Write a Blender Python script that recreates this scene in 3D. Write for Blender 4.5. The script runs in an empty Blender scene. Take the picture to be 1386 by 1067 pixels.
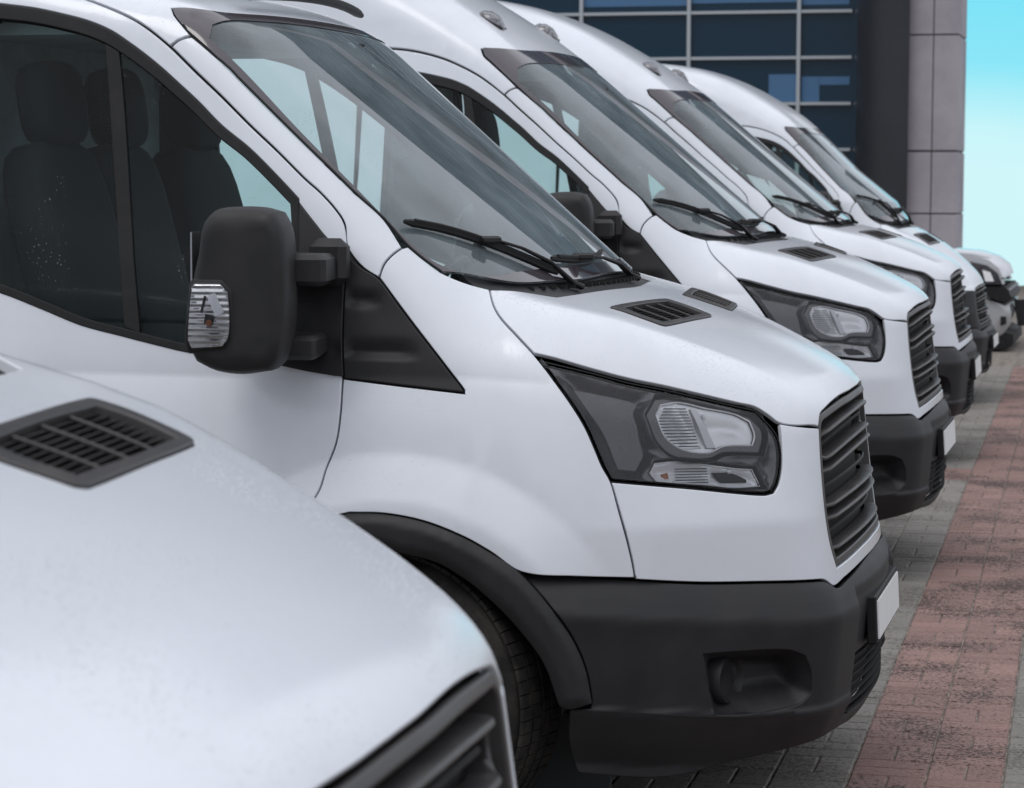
import bpy, math, random
import numpy as np
from mathutils import Vector, Matrix
from mathutils.geometry import delaunay_2d_cdt

R = math.radians
sc = bpy.context.scene
random.seed(7)
rng = np.random.default_rng(7)

# ------------------------------------------------------------------ camera
cam_d = bpy.data.cameras.new("camera")
cam = bpy.data.objects.new("camera", cam_d)
sc.collection.objects.link(cam)
CAM_POS = (0.62813069, -6.55605826, 1.62269427)
YAW, PITCH, ROLL = -0.252642917, -0.0867218288, 0.0036633907
_f = Vector((math.sin(YAW)*math.cos(PITCH), math.cos(YAW)*math.cos(PITCH), math.sin(PITCH)))
_r = Vector((math.cos(YAW), -math.sin(YAW), 0.0))
_u = _r.cross(_f)
_r2 = _r*math.cos(ROLL) + _u*math.sin(ROLL)
_u2 = -_r*math.sin(ROLL) + _u*math.cos(ROLL)
_m = Matrix(((_r2.x, _u2.x, -_f.x, CAM_POS[0]), (_r2.y, _u2.y, -_f.y, CAM_POS[1]),
             (_r2.z, _u2.z, -_f.z, CAM_POS[2]), (0, 0, 0, 1)))
cam.matrix_world = _m
cam_d.sensor_width = 36.0
cam_d.lens = 36.0*3322.36676/1386.0
cam_d.clip_start = 0.05
cam_d.clip_end = 2000.0
cam_d.dof.use_dof = True
cam_d.dof.focus_distance = 6.1
cam_d.dof.aperture_fstop = 10.0
sc.camera = cam

# ------------------------------------------------------------------ sky and sun
SUN_EL, SUN_AZ = R(58), R(200)          # azimuth from +y towards +x
world = bpy.data.worlds.new("World")
sc.world = world
world.use_nodes = True
wn = world.node_tree
wn.nodes.clear()
def N(nt, t, **kw):
    n = nt.nodes.new(t)
    for k, v in kw.items():
        if k.startswith('i_'):
            n.inputs[k[2:].replace('_', ' ')].default_value = v
        else:
            setattr(n, k, v)
    return n
sky = N(wn, 'ShaderNodeTexSky', sky_type='NISHITA', sun_disc=False)
sky.sun_elevation = SUN_EL
sky.sun_rotation = SUN_AZ
bg1 = N(wn, 'ShaderNodeBackground'); bg1.inputs['Strength'].default_value = 0.06
bg2 = N(wn, 'ShaderNodeBackground'); bg2.inputs['Strength'].default_value = 1.0
tc = N(wn, 'ShaderNodeTexCoord')
sep = N(wn, 'ShaderNodeSeparateXYZ')
ramp = N(wn, 'ShaderNodeValToRGB')
el = ramp.color_ramp.elements
el[0].position = 0.0;  el[0].color = (0.66, 0.96, 1.0, 1)
el[1].position = 1.0;  el[1].color = (0.98, 1.0, 1.06, 1)
for p, c in ((0.018, (0.60, 0.95, 1.0, 1)), (0.045, (0.26, 0.82, 0.97, 1)), (0.075, (0.20, 0.78, 0.96, 1)),
             (0.12, (0.62, 0.82, 0.94, 1)), (0.16, (0.80, 0.88, 0.96, 1)), (0.45, (0.90, 0.93, 1.0, 1))):
    e = el.new(p); e.color = c
noi = N(wn, 'ShaderNodeTexNoise'); noi.inputs['Scale'].default_value = 3.0; noi.inputs['Detail'].default_value = 5.0
mad = N(wn, 'ShaderNodeMath', operation='MULTIPLY_ADD'); mad.inputs[1].default_value = 0.05; mad.inputs[2].default_value = -0.025
add = N(wn, 'ShaderNodeMath', operation='ADD')
L_ = wn.links.new
L_(tc.outputs['Generated'], sep.inputs[0]); L_(tc.outputs['Generated'], noi.inputs['Vector'])
L_(noi.outputs['Fac'], mad.inputs[0]); L_(mad.outputs[0], add.inputs[0]); L_(sep.outputs['Z'], add.inputs[1])
L_(add.outputs[0], ramp.inputs['Fac'])
# the clear break in the cloud lies low beyond the building; the rest is overcast
az = N(wn, 'ShaderNodeMath', operation='ARCTAN2'); L_(sep.outputs['X'], az.inputs[0]); L_(sep.outputs['Y'], az.inputs[1])
azs = N(wn, 'ShaderNodeMath', operation='SUBTRACT'); azs.inputs[1].default_value = R(-4); L_(az.outputs[0], azs.inputs[0])
aza = N(wn, 'ShaderNodeMath', operation='ABSOLUTE'); L_(azs.outputs[0], aza.inputs[0])
gap = N(wn, 'ShaderNodeMapRange', interpolation_type='SMOOTHSTEP'); gap.inputs['From Min'].default_value = R(3); gap.inputs['From Max'].default_value = R(9)
gap.inputs['To Min'].default_value = 1; gap.inputs['To Max'].default_value = 0; L_(aza.outputs[0], gap.inputs['Value'])
cl = N(wn, 'ShaderNodeValToRGB'); L_(add.outputs[0], cl.inputs['Fac'])
ce = cl.color_ramp.elements
ce[0].position = 0; ce[0].color = (.50, .54, .60, 1); ce[1].position = 1; ce[1].color = (1.34, 1.36, 1.44, 1)
x_ = ce.new(.12); x_.color = (.66, .70, .78, 1); x_ = ce.new(.45); x_.color = (.98, 1.02, 1.12, 1)
n3 = N(wn, 'ShaderNodeTexNoise'); n3.inputs['Scale'].default_value = 2.2; n3.inputs['Detail'].default_value = 6; L_(tc.outputs['Generated'], n3.inputs['Vector'])
m3 = N(wn, 'ShaderNodeMapRange'); m3.inputs['From Min'].default_value = .3; m3.inputs['From Max'].default_value = .7; m3.inputs['To Min'].default_value = .80; m3.inputs['To Max'].default_value = 1.12; L_(n3.outputs['Fac'], m3.inputs['Value'])
cm = N(wn, 'ShaderNodeVectorMath', operation='SCALE'); L_(cl.outputs['Color'], cm.inputs[0]); L_(m3.outputs[0], cm.inputs['Scale'])
mxs = N(wn, 'ShaderNodeMix', data_type='RGBA'); L_(gap.outputs[0], mxs.inputs['Factor']); L_(cm.outputs[0], mxs.inputs['A']); L_(ramp.outputs['Color'], mxs.inputs['B'])
L_(mxs.outputs['Result'], bg2.inputs['Color'])
wn.links.new(sky.outputs['Color'], bg1.inputs['Color'])
mixw = N(wn, 'ShaderNodeMixShader'); mixw.inputs['Fac'].default_value = 0.95
wn.links.new(bg1.outputs[0], mixw.inputs[1]); wn.links.new(bg2.outputs[0], mixw.inputs[2])
outw = N(wn, 'ShaderNodeOutputWorld'); wn.links.new(mixw.outputs[0], outw.inputs['Surface'])

sun_d = bpy.data.lights.new("sun", 'SUN'); sun_d.energy = 0.7; sun_d.angle = R(25); sun_d.color = (1.0, 0.97, 0.93)
sun = bpy.data.objects.new("sun", sun_d); sc.collection.objects.link(sun)
_sd = Vector((math.sin(SUN_AZ)*math.cos(SUN_EL), math.cos(SUN_AZ)*math.cos(SUN_EL), math.sin(SUN_EL)))
sun.rotation_euler = _sd.to_track_quat('Z', 'Y').to_euler()

sc.view_settings.view_transform = 'Standard'
sc.view_settings.look = 'None'
sc.view_settings.exposure = 0.0
sc.view_settings.gamma = 1.0
sc.view_settings.use_curve_mapping = False
sc.cycles.max_bounces = 10
sc.cycles.transparent_max_bounces = 24
sc.cycles.diffuse_bounces = 4
sc.cycles.glossy_bounces = 4

# ------------------------------------------------------------------ materials
def mat(name, base, rough=0.5, metal=0.0, coat=0.0, spec=0.5, noise=None, bump=None, back=None, emis=None):
    m = bpy.data.materials.new(name); m.use_nodes = True
    nt = m.node_tree; b = nt.nodes['Principled BSDF']
    b.inputs['Base Color'].default_value = (*base, 1)
    b.inputs['Roughness'].default_value = rough
    b.inputs['Metallic'].default_value = metal
    b.inputs['Coat Weight'].default_value = coat
    b.inputs['Coat Roughness'].default_value = 0.04
    b.inputs['Specular IOR Level'].default_value = spec
    tcn = N(nt, 'ShaderNodeTexCoord')
    col = None
    if noise:                               # (scale, colour b, contrast lo, hi, roughness variation)
        s, cb, lo, hi, rv = noise
        n = N(nt, 'ShaderNodeTexNoise'); n.inputs['Scale'].default_value = s; n.inputs['Detail'].default_value = 7; n.inputs['Roughness'].default_value = .65
        nt.links.new(tcn.outputs['Object'], n.inputs['Vector'])
        cr = N(nt, 'ShaderNodeMapRange'); cr.inputs['From Min'].default_value = lo; cr.inputs['From Max'].default_value = hi
        nt.links.new(n.outputs['Fac'], cr.inputs['Value'])
        mx = N(nt, 'ShaderNodeMix', data_type='RGBA')
        mx.inputs['A'].default_value = (*base, 1); mx.inputs['B'].default_value = (*cb, 1)
        nt.links.new(cr.outputs[0], mx.inputs['Factor'])
        nt.links.new(mx.outputs['Result'], b.inputs['Base Color'])
        col = mx.outputs['Result']
        if rv:
            ra = N(nt, 'ShaderNodeMath', operation='MULTIPLY_ADD'); ra.inputs[1].default_value = rv; ra.inputs[2].default_value = rough
            nt.links.new(cr.outputs[0], ra.inputs[0]); nt.links.new(ra.outputs[0], b.inputs['Roughness'])
    if bump:                                # (scale, strength, distance)
        n2 = N(nt, 'ShaderNodeTexNoise'); n2.inputs['Scale'].default_value = bump[0]; n2.inputs['Detail'].default_value = 4
        nt.links.new(tcn.outputs['Object'], n2.inputs['Vector'])
        bp = N(nt, 'ShaderNodeBump'); bp.inputs['Strength'].default_value = bump[1]; bp.inputs['Distance'].default_value = bump[2]
        nt.links.new(n2.outputs['Fac'], bp.inputs['Height']); nt.links.new(bp.outputs[0], b.inputs['Normal'])
    if back is not None:                    # the inner face of a panel is bare trim
        g = N(nt, 'ShaderNodeNewGeometry')
        b2 = N(nt, 'ShaderNodeBsdfPrincipled'); b2.inputs['Base Color'].default_value = (*back, 1); b2.inputs['Roughness'].default_value = .7
        ms = N(nt, 'ShaderNodeMixShader')
        nt.links.new(g.outputs['Backfacing'], ms.inputs[0]); nt.links.new(b.outputs[0], ms.inputs[1]); nt.links.new(b2.outputs[0], ms.inputs[2])
        nt.links.new(ms.outputs[0], nt.nodes['Material Output'].inputs['Surface'])
    return m

def glass_mat(name, tint, refl=1.0, drops=0.0, rough=0.0, haze=0.0):
    m = bpy.data.materials.new(name); m.use_nodes = True
    nt = m.node_tree; nt.nodes.remove(nt.nodes['Principled BSDF'])
    tr = N(nt, 'ShaderNodeBsdfTransparent'); tr.inputs['Color'].default_value = (*tint, 1)
    gl = N(nt, 'ShaderNodeBsdfGlossy'); gl.inputs['Roughness'].default_value = rough
    fr = N(nt, 'ShaderNodeFresnel'); fr.inputs['IOR'].default_value = 1.52
    mu = N(nt, 'ShaderNodeMath', operation='MULTIPLY'); mu.inputs[1].default_value = refl; mu.use_clamp = True
    ms = N(nt, 'ShaderNodeMixShader')
    nt.links.new(fr.outputs[0], mu.inputs[0]); nt.links.new(mu.outputs[0], ms.inputs[0])
    last = tr.outputs[0]
    nt.links.new(tr.outputs[0], ms.inputs[1]); nt.links.new(gl.outputs[0], ms.inputs[2])
    res = ms.outputs[0]
    if drops:
        tcn = N(nt, 'ShaderNodeTexCoord')
        v = N(nt, 'ShaderNodeTexVoronoi'); v.inputs['Scale'].default_value = 105
        n = N(nt, 'ShaderNodeTexNoise'); n.inputs['Scale'].default_value = 6; n.inputs['Detail'].default_value = 4
        for q in (v, n): nt.links.new(tcn.outputs['Object'], q.inputs['Vector'])
        a = N(nt, 'ShaderNodeMapRange'); a.inputs['From Min'].default_value = .44; a.inputs['From Max'].default_value = .75
        a.inputs['To Min'].default_value = .0; a.inputs['To Max'].default_value = .24
        nt.links.new(n.outputs['Fac'], a.inputs['Value'])
        lt = N(nt, 'ShaderNodeMath', operation='LESS_THAN'); nt.links.new(v.outputs['Distance'], lt.inputs[0]); nt.links.new(a.outputs[0], lt.inputs[1])
        mm = N(nt, 'ShaderNodeMath', operation='MULTIPLY'); mm.inputs[1].default_value = drops
        nt.links.new(lt.outputs[0], mm.inputs[0])
        df = N(nt, 'ShaderNodeBsdfGlossy'); df.inputs['Roughness'].default_value = .25; df.inputs['Color'].default_value = (.22, .26, .28, 1)
        bp = N(nt, 'ShaderNodeBump'); bp.invert = True; bp.inputs['Strength'].default_value = 1; bp.inputs['Distance'].default_value = .004
        nt.links.new(v.outputs['Distance'], bp.inputs['Height']); nt.links.new(bp.outputs[0], df.inputs['Normal'])
        ms2 = N(nt, 'ShaderNodeMixShader'); nt.links.new(mm.outputs[0], ms2.inputs[0]); nt.links.new(res, ms2.inputs[1]); nt.links.new(df.outputs[0], ms2.inputs[2])
        res = ms2.outputs[0]
    if haze:                                # pale haze painted over the glass to lift its brightness, in place of reflection
        tcd = N(nt, 'ShaderNodeTexCoord'); nd = N(nt, 'ShaderNodeTexNoise'); nd.inputs['Scale'].default_value = 5; nd.inputs['Detail'].default_value = 5
        nt.links.new(tcd.outputs['Object'], nd.inputs['Vector'])
        mr = N(nt, 'ShaderNodeMapRange'); mr.inputs['From Min'].default_value = .3; mr.inputs['From Max'].default_value = .7; mr.inputs['To Min'].default_value = haze*.6; mr.inputs['To Max'].default_value = haze*1.4
        nt.links.new(nd.outputs['Fac'], mr.inputs['Value'])
        dd = N(nt, 'ShaderNodeBsdfDiffuse'); dd.inputs['Color'].default_value = (.50, .60, .64, 1)
        ms3 = N(nt, 'ShaderNodeMixShader'); nt.links.new(mr.outputs[0], ms3.inputs[0]); nt.links.new(res, ms3.inputs[1]); nt.links.new(dd.outputs[0], ms3.inputs[2]); res = ms3.outputs[0]
    nt.links.new(res, nt.nodes['Material Output'].inputs['Surface'])
    return m

M = {}
M['paint'] = mat('white_paint', (.695, .725, .775), .28, coat=0.7, noise=(2.2, (.635, .66, .70), .42, .72, .15), bump=(330, .22, .0007), back=(.05, .055, .058))
def speckle(m, scale, lo, hi, dist, strength=1.0):
    nt = m.node_tree; b = nt.nodes['Principled BSDF']
    t = N(nt, 'ShaderNodeTexCoord'); vv = N(nt, 'ShaderNodeTexVoronoi'); vv.inputs['Scale'].default_value = scale
    n_ = N(nt, 'ShaderNodeTexNoise'); n_.inputs['Scale'].default_value = 3.5; n_.inputs['Detail'].default_value = 5
    g_ = N(nt, 'ShaderNodeNewGeometry'); s_ = N(nt, 'ShaderNodeSeparateXYZ'); nt.links.new(g_.outputs['Normal'], s_.inputs[0])
    for q in (vv, n_): nt.links.new(t.outputs['Object'], q.inputs['Vector'])
    r_ = N(nt, 'ShaderNodeMapRange'); r_.inputs['From Min'].default_value = .35; r_.inputs['From Max'].default_value = .70; r_.inputs['To Min'].default_value = lo; r_.inputs['To Max'].default_value = hi
    nt.links.new(n_.outputs['Fac'], r_.inputs['Value'])
    up = N(nt, 'ShaderNodeMapRange'); up.inputs['From Min'].default_value = .15; up.inputs['From Max'].default_value = .8; up.inputs['To Min'].default_value = .45; nt.links.new(s_.outputs['Z'], up.inputs['Value'])
    mu = N(nt, 'ShaderNodeMath', operation='MULTIPLY'); nt.links.new(r_.outputs[0], mu.inputs[0]); nt.links.new(up.outputs[0], mu.inputs[1])
    su = N(nt, 'ShaderNodeMath', operation='SUBTRACT'); su.use_clamp = True; nt.links.new(mu.outputs[0], su.inputs[0]); nt.links.new(vv.outputs['Distance'], su.inputs[1])
    bp = N(nt, 'ShaderNodeBump'); bp.inputs['Strength'].default_value = strength; bp.inputs['Distance'].default_value = dist
    old = b.inputs['Normal'].links[0].from_socket if b.inputs['Normal'].links else None
    if old: nt.links.new(old, bp.inputs['Normal'])
    nt.links.new(su.outputs[0], bp.inputs['Height']); nt.links.new(bp.outputs[0], b.inputs['Normal']); nt.links.new(bp.outputs[0], b.inputs['Coat Normal'])
speckle(M['paint'], 170, .10, .42, .0042)
M['plastic'] = mat('black_plastic', (.014, .0135, .015), .48, spec=.38, noise=(9, (.022, .021, .023), .4, .7, .14), bump=(900, .22, .0006))
M['bumper'] = mat('bumper_plastic', (.013, .0125, .0145), .50, spec=.40, noise=(5, (.024, .023, .024), .42, .72, .12), bump=(850, .25, .0006))
M['rubber'] = mat('rubber', (.009, .009, .010), .55, spec=.3, noise=(14, (.022, .021, .020), .5, .75, .1))
M['dark'] = mat('dark_cavity', (.006, .006, .006), .8)
M['grille'] = mat('grille_plastic', (.040, .038, .039), .34, noise=(12, (.055, .05, .048), .4, .72, .12), bump=(600, .12, .0005))
M['housing'] = mat('lamp_housing', (.028, .026, .030), .22, coat=.7, noise=(8, (.062, .058, .066), .4, .7, .1))
M['chrome'] = mat('lamp_reflector', (.93, .94, .96), .2, metal=.05, coat=1)
M['chromefluted'] = mat('lamp_reflector_fluted', (.93, .94, .96), .2, metal=.05, coat=1)
M['chromewave'] = mat('indicator_chrome', (.84, .84, .85), .15, metal=.7)
_cw = M['chromewave'].node_tree; _b = _cw.nodes['Principled BSDF']
_w = N(_cw, 'ShaderNodeTexWave', bands_direction='Z'); _w.inputs['Scale'].default_value = 22; _w.inputs['Distortion'].default_value = .6
_t = N(_cw, 'ShaderNodeTexCoord'); _cw.links.new(_t.outputs['Object'], _w.inputs['Vector'])
_p = N(_cw, 'ShaderNodeBump'); _p.inputs['Strength'].default_value = 1; _p.inputs['Distance'].default_value = .006
_cw.links.new(_w.outputs['Fac'], _p.inputs['Height']); _cw.links.new(_p.outputs[0], _b.inputs['Normal'])
M['amber'] = mat('amber_bulb', (.35, .10, .02), .3)
M['plate'] = mat('plate_white', (.78, .78, .78), .4, noise=(20, (.66, .65, .63), .5, .8, 0))
M['seat'] = mat('seat_fabric', (.008, .009, .011), .9, bump=(300, .4, .001))
M['trim'] = mat('interior_trim', (.06, .066, .068), .7)
M['trim_light'] = mat('interior_trim_light', (.66, .72, .73), .75, noise=(5, (.45, .5, .51), .35, .7, 0))
M['dash'] = mat('dashboard_plastic', (.03, .031, .034), .6)
M['tyre'] = mat('tyre_rubber', (.011, .0105, .010), .8, spec=.25, noise=(20, (.035, .03, .026), .4, .7, 0), bump=(150, .4, .002))
M['rim'] = mat('steel_rim', (.35, .36, .37), .4, metal=.8)
M['steel'] = mat('zinc_steel', (.45, .45, .46), .35, metal=.9)
M['frit'] = mat('windshield_frit', (.062, .054, .062), .10, coat=0.8)
M['paper'] = mat('paper', (.9, .9, .9), .6)
M['wind'] = glass_mat('windshield_glass', (.84, .94, .93), 1.5, drops=.35, haze=.17)
M['sideglass'] = glass_mat('side_glass', (.74, .89, .87), .42, drops=.40, haze=.005)
M['lens'] = glass_mat('lamp_lens', (.98, .98, .99), 1.0)
M['marker'] = mat('marker_lamp', (.20, .20, .22), .15, coat=.6, noise=(60, (.05, .05, .055), .45, .6, 0))
M['silverlight'] = mat('pale_silver_paint', (.55, .55, .57), .35, metal=.2, coat=1)
M['silver'] = mat('silver_paint', (.42, .42, .43), .35, metal=.5, coat=1)

# ------------------------------------------------------------------ object helpers
def link(o, parent=None, lab=None, cat=None, group=None, kind=None):
    sc.collection.objects.link(o)
    if parent is not None: o.parent = parent
    if lab: o['label'] = lab
    if cat: o['category'] = cat
    if group: o['group'] = group
    if kind: o['kind'] = kind
    return o
def empty(name, loc=(0, 0, 0), rz=0, **kw):
    o = bpy.data.objects.new(name, None); o.empty_display_size = .2
    o.location = loc; o.rotation_euler = (0, 0, rz)
    return link(o, **kw)
def mesh_obj(name, V, F, mats, parent=None, smooth=False, normals=None, mi=None, **kw):
    me = bpy.data.meshes.new(name)
    me.from_pydata([tuple(map(float, v)) for v in V], [], [tuple(int(i) for i in f) for f in F])
    for m in (mats if isinstance(mats, (list, tuple)) else [mats]): me.materials.append(m)
    if mi is not None: me.polygons.foreach_set('material_index', np.asarray(mi, dtype=np.int32))
    if smooth or normals is not None: me.polygons.foreach_set('use_smooth', [True]*len(me.polygons))
    me.update()
    if normals is not None:
        me.normals_split_custom_set_from_vertices([tuple(map(float, n)) for n in normals])
    o = bpy.data.objects.new(name, me)
    return link(o, parent, **kw)

class MB:
    """collects simple solids into one mesh"""
    def __init__(s): s.V = []; s.F = []; s.mi = []; s.m = 0
    def add(s, V, F):
        b = len(s.V); s.V += [tuple(v) for v in V]; s.F += [tuple(i+b for i in f) for f in F]; s.mi += [s.m]*len(F)
    def box(s, c, d, rz=0, rx=0, ry=0, bev=0.0):
        hx, hy, hz = d[0]/2, d[1]/2, d[2]/2
        rot = Matrix.Rotation(rz, 3, 'Z') @ Matrix.Rotation(ry, 3, 'Y') @ Matrix.Rotation(rx, 3, 'X')
        if bev <= 0:
            P = [(x, y, z) for z in (-hz, hz) for (x, y) in ((-hx, -hy), (hx, -hy), (hx, hy), (-hx, hy))]
            F = [(3, 2, 1, 0), (4, 5, 6, 7), (0, 1, 5, 4), (1, 2, 6, 5), (2, 3, 7, 6), (3, 0, 4, 7)]
        else:
            b = bev; P = []; F = []
            for (z, i) in ((-hz, b), (-hz+b, 0), (hz-b, 0), (hz, b)):
                x, y = hx-i, hy-i
                c2 = min(b, .55*x, .55*y)
                P += [(-x+c2, -y, z), (x-c2, -y, z), (x, -y+c2, z), (x, y-c2, z), (x-c2, y, z), (-x+c2, y, z), (-x, y-c2, z), (-x, -y+c2, z)]
            F.append(tuple(range(7, -1, -1))); F.append(tuple(range(24, 32)))
            for k in range(3):
                for j in range(8):
                    a = k*8+j; b2 = k*8+(j+1) % 8; F.append((a, b2, b2+8, a+8))
        s.add([tuple(rot @ Vector(p)+Vector(c)) for p in P], F)
    def pillow(s, c, d, ry=0, p=4.0, nz=14, na=24):
        rot = Matrix.Rotation(ry, 3, 'Y'); V = []; F = []
        for i in range(nz+1):
            t = -math.cos(math.pi*i/nz); k = max((1-abs(t)**p)**(1/p), .02)
            for j in range(na):
                a = 2*math.pi*j/na; q = 2/p
                x = d[0]/2*k*abs(math.cos(a))**q*(1 if math.cos(a) > 0 else -1); y = d[1]/2*k*abs(math.sin(a))**q*(1 if math.sin(a) > 0 else -1)
                V.append(tuple(rot @ Vector((x, y, d[2]/2*t))+Vector(c)))
        for i in range(nz):
            for j in range(na): F.append((i*na+j, i*na+(j+1) % na, (i+1)*na+(j+1) % na, (i+1)*na+j))
        F.append(tuple(range(na-1, -1, -1))); F.append(tuple(nz*na+j for j in range(na)))
        s.add(V, F)
    def tube(s, pts, r, n=8, flat=1.0, up=(0, 0, 1), cap=True):
        pts = [Vector(p) for p in pts]; V = []; F = []
        rr = r if isinstance(r, (list, tuple)) else [r]*len(pts)
        for i, p in enumerate(pts):
            t = (pts[min(i+1, len(pts)-1)]-pts[max(i-1, 0)]).normalized()
            a = t.cross(Vector(up))
            if a.length < 1e-5: a = t.cross(Vector((1, 0, 0)))
            a.normalize(); b = a.cross(t)
            for k in range(n):
                w = 2*math.pi*(k+.5)/n
                V.append(p+a*math.cos(w)*rr[i]+b*math.sin(w)*rr[i]*flat)
        for i in range(len(pts)-1):
            for k in range(n):
                F.append((i*n+k, i*n+(k+1) % n, (i+1)*n+(k+1) % n, (i+1)*n+k))
        if cap:
            F.append(tuple(range(n))); F.append(tuple((len(pts)-1)*n+k for k in range(n-1, -1, -1)))
        s.add(V, F)
    def lathe(s, prof, c, axis='Y', n=48):
        V = []; F = []
        for (r, h) in prof:
            for k in range(n):
                w = 2*math.pi*k/n
                if axis == 'Y': V.append((c[0]+r*math.cos(w), c[1]+h, c[2]+r*math.sin(w)))
                elif axis == 'X': V.append((c[0]+h, c[1]+r*math.cos(w), c[2]+r*math.sin(w)))
                else: V.append((c[0]+r*math.cos(w), c[1]+r*math.sin(w), c[2]+h))
        for i in range(len(prof)-1):
            for k in range(n): F.append((i*n+k, i*n+(k+1) % n, (i+1)*n+(k+1) % n, (i+1)*n+k))
        s.add(V, F)
    def obj(s, name, mats, parent=None, smooth=False, **kw):
        o = mesh_obj(name, s.V, s.F, mats, parent, smooth=smooth, mi=s.mi if isinstance(mats, (list, tuple)) else None, **kw)
        if smooth:
            me = o.data
            try: me.shade_smooth_by_angle = None
            except Exception: pass
            me.polygons.foreach_set('use_smooth', [True]*len(me.polygons))
            # sharp edges by angle
            import bmesh
            bm = bmesh.new(); bm.from_mesh(me); bmesh.ops.recalc_face_normals(bm, faces=bm.faces)
            for e in bm.edges:
                if len(e.link_faces) == 2 and e.calc_face_angle(0) > R(42): e.smooth = False
            bm.to_mesh(me); bm.free()
        return o

# ------------------------------------------------------------------ the van's body surface (metres, nose at x=0, near side y<0)
def smax(a, b, k):
    h = np.maximum(k-np.abs(a-b), 0)/k
    return np.maximum(a, b)+h*h*k/4
def smin(a, b, k): return -smax(-a, -b, k)
def sstep(a, b, x):
    t = np.clip((x-a)/(b-a), 0, 1); return t*t*(3-2*t)
ROOF = 'high'
def side(x, y, z):
    Y = 0.985-0.10*np.clip(z-0.75, 0, .4)**2/.16*.6-0.05*np.clip(x+1.25, 0, 2)**2
    Y = Y-0.20*(np.sqrt((z-1.16)**2+.05**2)+(z-1.16))/2
    Y = Y+0.13*(np.sqrt((z-2.25)**2+.1**2)+(z-2.25))/2
    return np.abs(y)-Y
def corner(x, y, z):
    d = .609*(x+.235)+.793*(np.abs(y)-.678)
    return d+0.20*(np.sqrt((z-.80)**2+.012**2)+(z-.80))/2
def front(x, y, z):
    return x+0.060+0.12*(z-.68)+.20*y*y+2*np.maximum(z-1.05, 0)**2
def hood(x, y, z):
    t = np.clip(x+.63, 0, 2)
    Hc = 1.315-0.26*(x+.63)-0.33*t*t
    top = Hc-(.05+.22*np.clip(x+.63, 0, .6))*y*y
    yc = .69-.42*np.clip(x+.58, -.15, .5)
    return smax(z-top, z-top+.42*(np.abs(y)-yc), .022)*.93
def wind(x, y, z):
    return .663*(x+1.105+.12*(y*y-.7225)+.235*(y**4-.522))+.749*(z-1.465)
def flare(x, y, z):
    r = np.hypot(x+1.10, z-.350)
    return .034*smin(smax(1-(r-.505)/.115, 0*r, .10), 0*r+1, .14)
def rooff(x, y, z):
    if ROOF == 'high':
        a = (z-(2.185+.60*(-1.68-x))+.10*y*y)*.86
        return smax(a, z-2.76+.05*y*y, .30)
    a = (z-(2.075+.22*(-1.56-x))+.10*y*y)*.97
    return smax(a, z-2.40, .2)
def body(x, y, z):
    s = side(x, y, z)-flare(x, y, z)
    f = smax(front(x, y, z), corner(x, y, z), .06)
    f = smax(f, s, .10)
    h = smax(hood(x, y, z), f, .06+.08*sstep(.15, .8, -x))
    c = smax(wind(x, y, z), rooff(x, y, z), .06)
    c = smax(c, s, .10+.14*sstep(2.0, 2.5, z))
    c = smax(c, (x+.66+.25*y*y)*.9, .03)
    return smin(h, c, .02)
_bz = np.array([-1, .18, .24, .318, .328, .334, .42, .50, .545, .560, .600, .625, .637, .648, .70, 3])
_bo = np.array([-.06, -.05, -.012, .024, .0265, .0205, .031, .039, .0445, .0435, .026, .012, .002, -.012, -.03, -.3])
_tz = np.linspace(0, 1.0, 1001); _to = np.interp(_tz, _bz, _bo)
_k = np.exp(-np.linspace(-1.6, 1.6, 17)**2); _k /= _k.sum(); _to = np.convolve(np.pad(_to, 8, mode='edge'), _k, mode='valid')
def cabin(x, y, z):
    c = smax(wind(x, y, z), rooff(x, y, z), .06)
    return smax(c, side(x, y, z), .10)
def bumperf(x, y, z):
    zt = .640+.085*np.clip(-x-.12, 0, 1)
    f = smax(front(x, y, .66), corner(x, y, .66), .05)
    rec = .018*(1-sstep(.390, .414, np.abs(y)))*sstep(.24, .30, z)*(1-sstep(.56, .61, z))
    return smax(f, side(x, y, .66), .16)-np.interp(z-zt+.64, _tz, _to)+rec

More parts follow.
